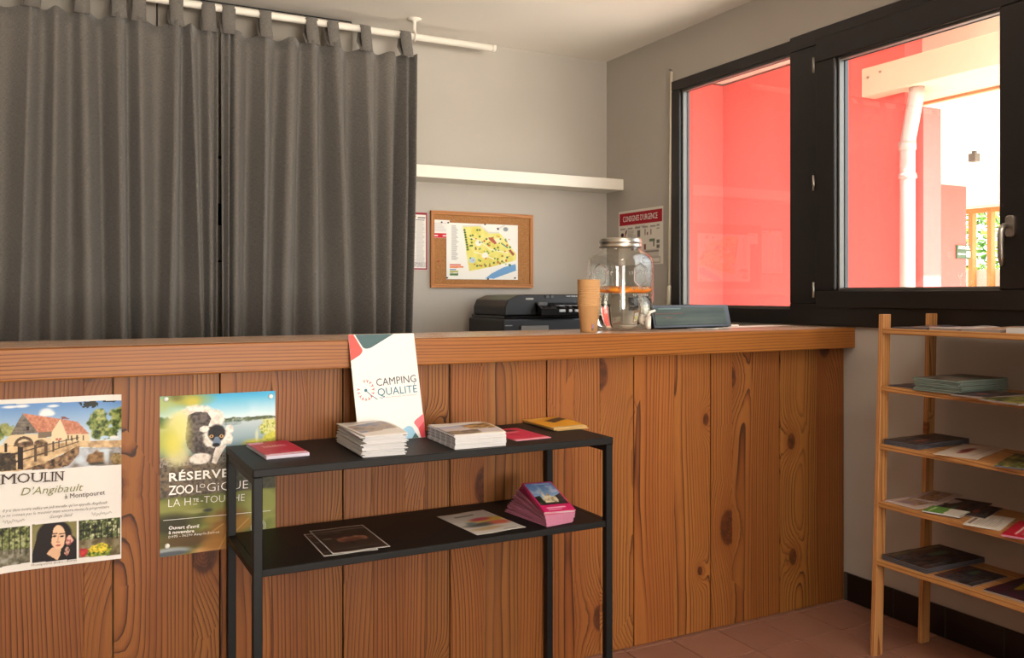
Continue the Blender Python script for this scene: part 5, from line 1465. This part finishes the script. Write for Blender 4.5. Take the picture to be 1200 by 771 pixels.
pg_w = M('page_edges_white', 'cfcfd1', .7, var=.10, scale=400)
t_ = NT('page_edges_printed')
sy_ = t_.n('ShaderNodeSeparateXYZ'); t_.t.links.new(t_.n('ShaderNodeTexCoord').outputs['Object'], sy_.inputs[0])
ff_ = t_.math('FRACT', t_.math('MULTIPLY', sy_.outputs[1], 24.0))
t_.set(Base_Color=t_.ramp(ff_, [(0, lin('c8c6c6')), (.22, lin('c8c6c6')), (.26, lin('5c5a5e')), (.9, lin('6e6c70')), (1, lin('c8c6c6'))]), Roughness=.7)
pg_print = t_.m
pg_teal = M('page_edges_teal', '6f8079', .65, var=.12, scale=400)
pg_dark = M('page_edges_dark', '55565e', .6, var=.15, scale=300)
pg_pink = M('page_edges_pink', 'c27c98', .65, var=.2, scale=500)
pg_grey = M('page_edges_grey', '8f8581', .65, var=.15, scale=300)

def rect_from(px, z):
    tl, tr, br, bl = [onz(u, v, z) for u, v in px]
    ex = ((tr - tl) + (br - bl)) / 2; ey = ((tl - bl) + (tr - br)) / 2
    c = (tl + tr + br + bl) / 4
    ang = math.atan2(ex.y, ex.x)
    e = Vector((math.cos(ang), math.sin(ang), 0)); n = Vector((-e.y, e.x, 0))
    return Vector((c.x, c.y, z)), ang, abs(ex.dot(e)), abs(ey.dot(n))

def booklet(name, label, cat, loc, ang, w, h, t, cv, pages, group=None, bulge=0.0, seed=0, m=None, back=None):
    """pages block plus printed cover; cover art reads towards local -Y"""
    o = thing(name, label, cat, loc, ang, group)
    def dz(X, Y):
        return bulge * (1 - (2 * Y / h) ** 2) * (X / w + .5) + .0004 * np.sin(X * 60 + seed)
    if t > .0012:
        bm = nb(-w / 2, -h / 2, .0002, w / 2, h / 2, t)
        obj('pages', bm, pages, o, world=False)
    me = sheet_mesh('cover', cv, w + .001, h + .001, dz)
    c = obj('cover', me, m or prt, o, world=False); c.location = (0, 0, t + .0006)
    md = c.modifiers.new('thickness', 'SOLIDIFY'); md.thickness = .0003; md.offset = -1
    return o

def stack(px_top, z, n, t, name, lab_top, lab_rest, cat, style, pages, group, seed, jit=.003, turn=.015, fan=0.0, w=None, h=None, slide=(0, 0), bulge=0.0, side=None):
    """a pile of alike leaflets, every leaflet its own thing; px_top: corners of the lowest footprint TL TR BR BL"""
    c, ang, ww, hh = rect_from(px_top, z)
    w, h = w or ww, h or hh
    rr = random.Random(seed)
    me = None
    for k in range(n):
        f = k / max(1, n - 1)
        a = ang + rr.uniform(-turn, turn) + fan * (f - 1)
        loc = (c.x + rr.uniform(-jit, jit) + slide[0] * f, c.y + rr.uniform(-jit, jit) * .6 + slide[1] * f, z + .0002 + k * (t + .0003))
        if k == n - 1:
            booklet(name, lab_top, cat, loc, a, w, h, t, cover(style, seed), pages, group, bulge)
        else:
            if me is None:
                bm = nb(-w / 2, -h / 2, 0, w / 2, h / 2, t, bev=min(.0006, t * .3)); me = bpy.data.meshes.new('leaflet'); bm.to_mesh(me); bm.free(); me.materials.append(pages)
                if side is not None:
                    me.materials.append(side)
                    for f in me.polygons:
                        if f.normal.x < -.9: f.material_index = 1
            o = bpy.data.objects.new(name, me); col.objects.link(o)
            o.location = loc; o.rotation_euler = (0, 0, a)
            tag(o, lab_rest.replace('inside', ORD[k] + ' from the bottom of') if k else lab_rest.replace('inside', 'at the very bottom of'), cat, group)

# --- on the table top
c, ang, w, h = rect_from([(293, 522.3), (339, 519.8), (358.5, 533.5), (307.5, 540)], TZ)
booklet('card_pad', 'small crimson card booklet at the poster end of the black table', 'booklet', c, ang, w, h, .0085, cover('pad', 1, 44, 40), M('page_edges_lilac', 'c9c3d4', .6, var=.1), bulge=0)
stack([(398.5, 518.5), (447, 515), (470.5, 532.8), (423, 537)], TZ, 22, .0022, 'folded_leaflet', 'topmost curled white folded leaflet on the pile before the sign board', 'white folded leaflet inside the pile before the sign board', 'leaflet', 'news', pg_w, 'white leaflet pile by the sign board', 21, jit=.005, turn=.035, bulge=.010)
stack([(501, 513), (556, 509), (594.5, 522), (533, 527)], TZ, 15, .0022, 'town_brochure', 'topmost white town brochure on the thick pile at mid table', 'white town brochure inside the thick pile at mid table', 'brochure', 'town', pg_w, 'white town brochure pile', 22, jit=.0018, turn=.012, bulge=.008, side=pg_print)
c, ang, w, h = rect_from([(570, 505), (610.5, 502.3), (640, 513.2), (600, 518)], TZ)
booklet('pink_flyer', 'thin pink flyer lying beside the thick brochure pile', 'flyer', c, ang, w, h, .0022, cover('pink', 5), M('pink_edge', 'd890a0', .6))
stack([(613, 493), (652, 491), (681, 502.5), (645, 506.5)], TZ, 4, .0020, 'yellow_leaflet', 'topmost yellow leaflet at the back edge of the black table', 'yellow leaflet inside the thin pile at the back table edge', 'leaflet', 'gold', M('page_edges_gold', 'c8a468', .6, var=.2, scale=200), 'yellow leaflet pile', 23, jit=.004, turn=.04, bulge=.006)
# --- on the lower shelf
c, ang, w, h = rect_from([(352.8, 627.5), (412, 620), (446, 644), (383, 652)], SZ)
booklet('dark_flyer', 'dark white-edged flyer sticking out from under its twin', 'flyer', c, ang, w, h, .0008, cover('flyer_dark', 8, 60, 44), paper)
c, ang, w, h = rect_from([(365, 622.5), (427.5, 615), (454.3, 641), (387.5, 650.5)], SZ + .0022)
booklet('dark_flyer', 'uppermost dark flyer with a white edge on the lower shelf', 'flyer', c, ang, w, h, .0008, cover('flyer_dark', 9, 60, 44), paper)
c, ang, w, h = rect_from([(516, 605.8), (569.5, 597), (612.5, 619), (555, 628.3)], SZ)
booklet('art_flyer', 'pale flyer with a splashed colour print on the lower shelf', 'flyer', c, ang, w, h, .0012, cover('paint', 3, 50, 40), paper)
# fanned magazines
n = 17
mw, mh = .094, .215
mag_me = bpy.data.meshes.new('magazine')
b_ = nb(-mw / 2, -mh / 2, 0, mw / 2, mh / 2, .0026, bev=.0006); b_.to_mesh(b_ and mag_me); b_.free(); mag_me.materials.append(pg_pink)
rr = random.Random(4)
ecov = cover('chateau', 6, 40, 70)
for k in range(n):
    f = k / (n - 1)
    a = .13 * (1 - f) - .20 * f + rr.uniform(-.02, .02)
    tilt = .177 * f
    fl = Vector((1.2425, 2.1600, 0)) * (1 - f) + Vector((1.2215, 2.1415, 0)) * f
    e = Vector((math.cos(a), math.sin(a), 0)); nn = Vector((-e.y, e.x, 0))
    loc = fl + e * (mw / 2 + rr.uniform(-.002, .002)) + nn * (mh / 2 * math.cos(tilt)); loc.z = SZ + .0002 + k * .0029 + mh / 2 * math.sin(tilt)
    if k >= n - 4:
        lab = {n - 1: 'topmost pink-edged magazine with a castle tower on its cover', n - 2: 'second magazine from the top of the pink-edged fan', n - 3: 'third magazine from the top of the pink-edged fan', n - 4: 'fourth magazine from the top of the pink-edged fan'}[k]
        o = booklet('magazine', lab, 'magazine', loc, a, mw, mh, .0016, ecov, pg_w if k > n - 3 else pg_pink, 'fanned pink-edged magazines'); o.rotation_euler = (tilt, 0, a)
    else:
        o = bpy.data.objects.new('magazine', mag_me); col.objects.link(o); o.location = loc; o.rotation_euler = (tilt, 0, a)
        tag(o, ORD[k] + ' pink-edged magazine from the bottom of the fanned pile' if k else 'lowest pink-edged magazine, lying on the shelf under the fan', 'magazine', 'fanned pink-edged magazines')

# ================================================================== PINE RACK
rk = thing('pine_rack', 'tall pine shelf rack full of magazines against the window wall', 'rack', (2.62, 1.6, 0))
LEAN = .043 / 1.167
def shear(bm):
    for v in bm.verts: v.co.x += v.co.z * LEAN
    return bm
FX, BX = 2.474, 2.7165                       # outer faces of front and back posts at the floor
Yp = 2.068
for (y0, y1) in ((Yp, Yp + .017), (1.02, 1.037)):
    for x0 in (FX, BX):
        bm = nb(x0, y0, 0, x0 + .042, y1, 1.168, bev=.0015); shear(bm)
        cx_ = x0 + .021
        for v in bm.verts: v.co -= Vector((cx_, y0, .5))
        o = obj('post', bm, pinez_m, None, loc=(cx_, y0, .5)); put_under(o, rk)
SHZ = [1.120, .922, .7257, .529, .332]
for z in SHZ:
    for (xa, xb) in ((FX - .001, FX + .137), (FX + .141, BX + .042)):
        xs = z * LEAN
        yc, xc_ = (1.039 + Yp - .001) / 2, (xa + xb) / 2 + xs
        hw = (Yp - .001 - 1.039) / 2
        o = obj('shelf_board', nb(-(xb - xa) / 2, -hw, -.019, (xb - xa) / 2, hw, 0, bev=.0015), pine_m, None, loc=(xc_, yc, z)); put_under(o, rk)
bm = bmesh.new()
for z in SHZ[::2]:
    box(bm, FX + .02 + z * LEAN, 1.03, z - .07, BX + .03 + z * LEAN, 1.037, z - .03)
screw = M('dark_screw', '4a3220', .4, metal=.8)

def on_rack(name, label, cat, px, z, t, style, pages, seed, group=None, bulge=0.0, dz=0.0, w=26, h=36):
    if px[0] == 'r':                                    # x0, x1, y0, y1, turn
        _, x0, x1, y0, y1, ang = px
        c, ww, hh = Vector(((x0 + x1) / 2, (y0 + y1) / 2, z)), x1 - x0, y1 - y0
    else:
        c, ang, ww, hh = rect_from(px, z)
    return booklet(name, label, cat, (c.x, c.y, z + .0003 + dz), ang, ww, hh, t, cover(style, seed, w, h), pages, group, bulge, seed)
G = 'magazines on the pine rack'
def z6r(k, x, y): return None
# corners run: far edge first (TL, TR), then near edge (BR, BL), seen from the photo
S1, S2, S3, S4, S5 = SHZ
# top shelf
on_rack('magazine', 'curled dark magazine at the counter end of the top rack shelf', 'magazine', ('r', 2.53, 2.74, 1.915, 2.045, .05), S1, .004, 'dark_photo', pg_dark, 31, G, .006)
on_rack('magazine', 'pale magazine lying beside the back post on the top rack shelf', 'magazine', ('r', 2.535, 2.75, 1.795, 1.90, -.03), S1, .007, 'news', pg_grey, 32, G, .004)
on_rack('magazine', 'reddish open magazine on the top rack shelf', 'magazine', ('r', 2.53, 2.74, 1.66, 1.785, .02), S1, .008, 'pale_photo', pg_grey, 33, G, .005)
for k in range(4):
    on_rack('white_leaflet', ORD[k] + ' white leaflet from the bottom of the small block on the top rack shelf' if k < 3 else 'topmost white leaflet of the small block on the top rack shelf', 'leaflet', ('r', 2.525, 2.62, 1.555, 1.635, .04), S1, .0035, 'white_text', pg_w, 34, 'white leaflet block on the top rack shelf', 0, dz=k * .0041, w=12, h=12)
# second shelf
on_rack('magazine', 'thin grey magazine in the counter-side corner of the second rack shelf', 'magazine', ('r', 2.53, 2.77, 1.945, 2.055, .0), S2, .004, 'dark_photo', pg_dark, 35, G)
for k in range(7):
    lab = ORD[k] + ' greenish magazine from the bottom of the thick pile on the second rack shelf' if 0 < k < 6 else ('lowest greenish magazine of the thick pile on the second rack shelf' if k == 0 else 'topmost greenish magazine of the thick pile on the second rack shelf')
    c, ang, ww, hh = rect_from([(1080, 456), (1140, 452), (1167, 459), (1114, 464)], S2)
    r_ = random.Random(60 + k)
    booklet('magazine', lab, 'magazine', (c.x + r_.uniform(-.004, .004), c.y + r_.uniform(-.004, .004), S2 + .0003 + k * .0062), ang + r_.uniform(-.03, .03), ww, hh, .0050, cover('teal', 36, 14, 18) if k < 6 else cover('teal', 37), pg_teal, 'greenish magazine pile', 0)
on_rack('magazine', 'grey magazine before the wall post side of the greenish pile', 'magazine', [(1150, 459), (1185, 461.5), (1173.5, 470.8), (1125.8, 464.2)], S2, .006, 'dark_photo', pg_grey, 38, G)
on_rack('magazine', 'olive magazine at the frame end of the second rack shelf', 'magazine', [(1185, 464), (1230, 468), (1222, 481), (1172, 471.5)], S2, .006, 'yellow_photo', pg_grey, 39, G)
# third shelf
for k in range(3):
    on_rack('magazine', ('dark magazine inside', 'second dark magazine of', 'topmost dark magazine on')[k] + ' the small pile on the third rack shelf', 'magazine', ('r', 2.505, 2.775, 1.925, 2.055, .02), S3, .0045, 'dark_photo', pg_dark, 40 + k, 'dark magazines on the third rack shelf', 0, dz=k * .0058)
on_rack('paper_sheet', 'white printed sheet with a red drawing on the third rack shelf', 'paper', [(1094, 530), (1138, 519.5), (1170, 527), (1145, 542)], S3, .001, 'white_art', paper, 44)
on_rack('magazine', 'yellow and dark magazine at the frame end of the third rack shelf', 'magazine', [(1166, 543.5), (1196, 533), (1240, 540), (1225, 558)], S3, .005, 'yellow_photo', pg_dark, 45, G)
# fourth shelf
on_rack('magazine', 'pale pinkish magazine at the counter end of the fourth rack shelf', 'magazine', ('r', 2.510, 2.735, 1.925, 2.052, -.03), S4, .003, 'pale_photo', pg_w, 46, G)
on_rack('magazine', 'brown magazine at the back of the fourth rack shelf', 'magazine', [(1085, 592), (1112, 581), (1158, 592.5), (1138, 606)], S4, .0025, 'dark_photo', pg_grey, 47, G)
on_rack('magazine', 'brown photo magazine tucked under the text leaflet on the fourth rack shelf', 'magazine', [(1112, 600), (1136, 590), (1172, 598), (1152, 612)], S4, .0022, 'dark_photo', pg_grey, 57, G, 0, .003)
on_rack('magazine', 'mauve magazine against the back post on the fourth rack shelf', 'magazine', [(1068, 584), (1094, 575), (1124, 583), (1100, 594)], S4, .0022, 'pale_photo', pg_grey, 58, G, 0, .0036)
on_rack('booklet', 'small green and white booklet on the fourth rack shelf', 'booklet', [(1085.5, 598.8), (1096, 594), (1134, 604), (1120, 611)], S4, .004, 'green', pg_w, 48, None, 0, .0036)
on_rack('paper_sheet', 'grey-white text leaflet on the fourth rack shelf', 'leaflet', [(1128, 613), (1152, 602), (1186, 609), (1173, 624.5)], S4, .003, 'white_text', pg_w, 49)
on_rack('magazine', 'crimson magazine at the frame end of the fourth rack shelf', 'magazine', [(1173, 625), (1200, 612), (1236, 620), (1222, 640)], S4, .006, 'red', pg_pink, 50, G)
# lowest shelf
for k in range(3):
    on_rack('magazine', ('lowest dark magazine of', 'middle dark magazine of', 'topmost dark magazine on')[k] + ' the big pile on the bottom rack shelf', 'magazine', ('r', 2.497, 2.782, 1.878, 2.052, -.03), S5, .0048, 'dark_photo', pg_dark, 51 + k, 'dark magazines on the bottom rack shelf', 0, dz=k * .0058, w=40, h=50)
on_rack('magazine', 'thin dark magazine with a pale stripe on the bottom rack shelf', 'magazine', ('r', 2.502, 2.69, 1.735, 1.862, .05), S5, .004, 'dark_photo', pg_grey, 55, G, w=40, h=50)
on_rack('magazine', 'dark magazine with a yellow flash at the frame end of the bottom rack shelf', 'magazine', ('r', 2.510, 2.75, 1.56, 1.70, .06), S5, .006, 'yellow_night', pg_grey, 56, G, w=40, h=50)
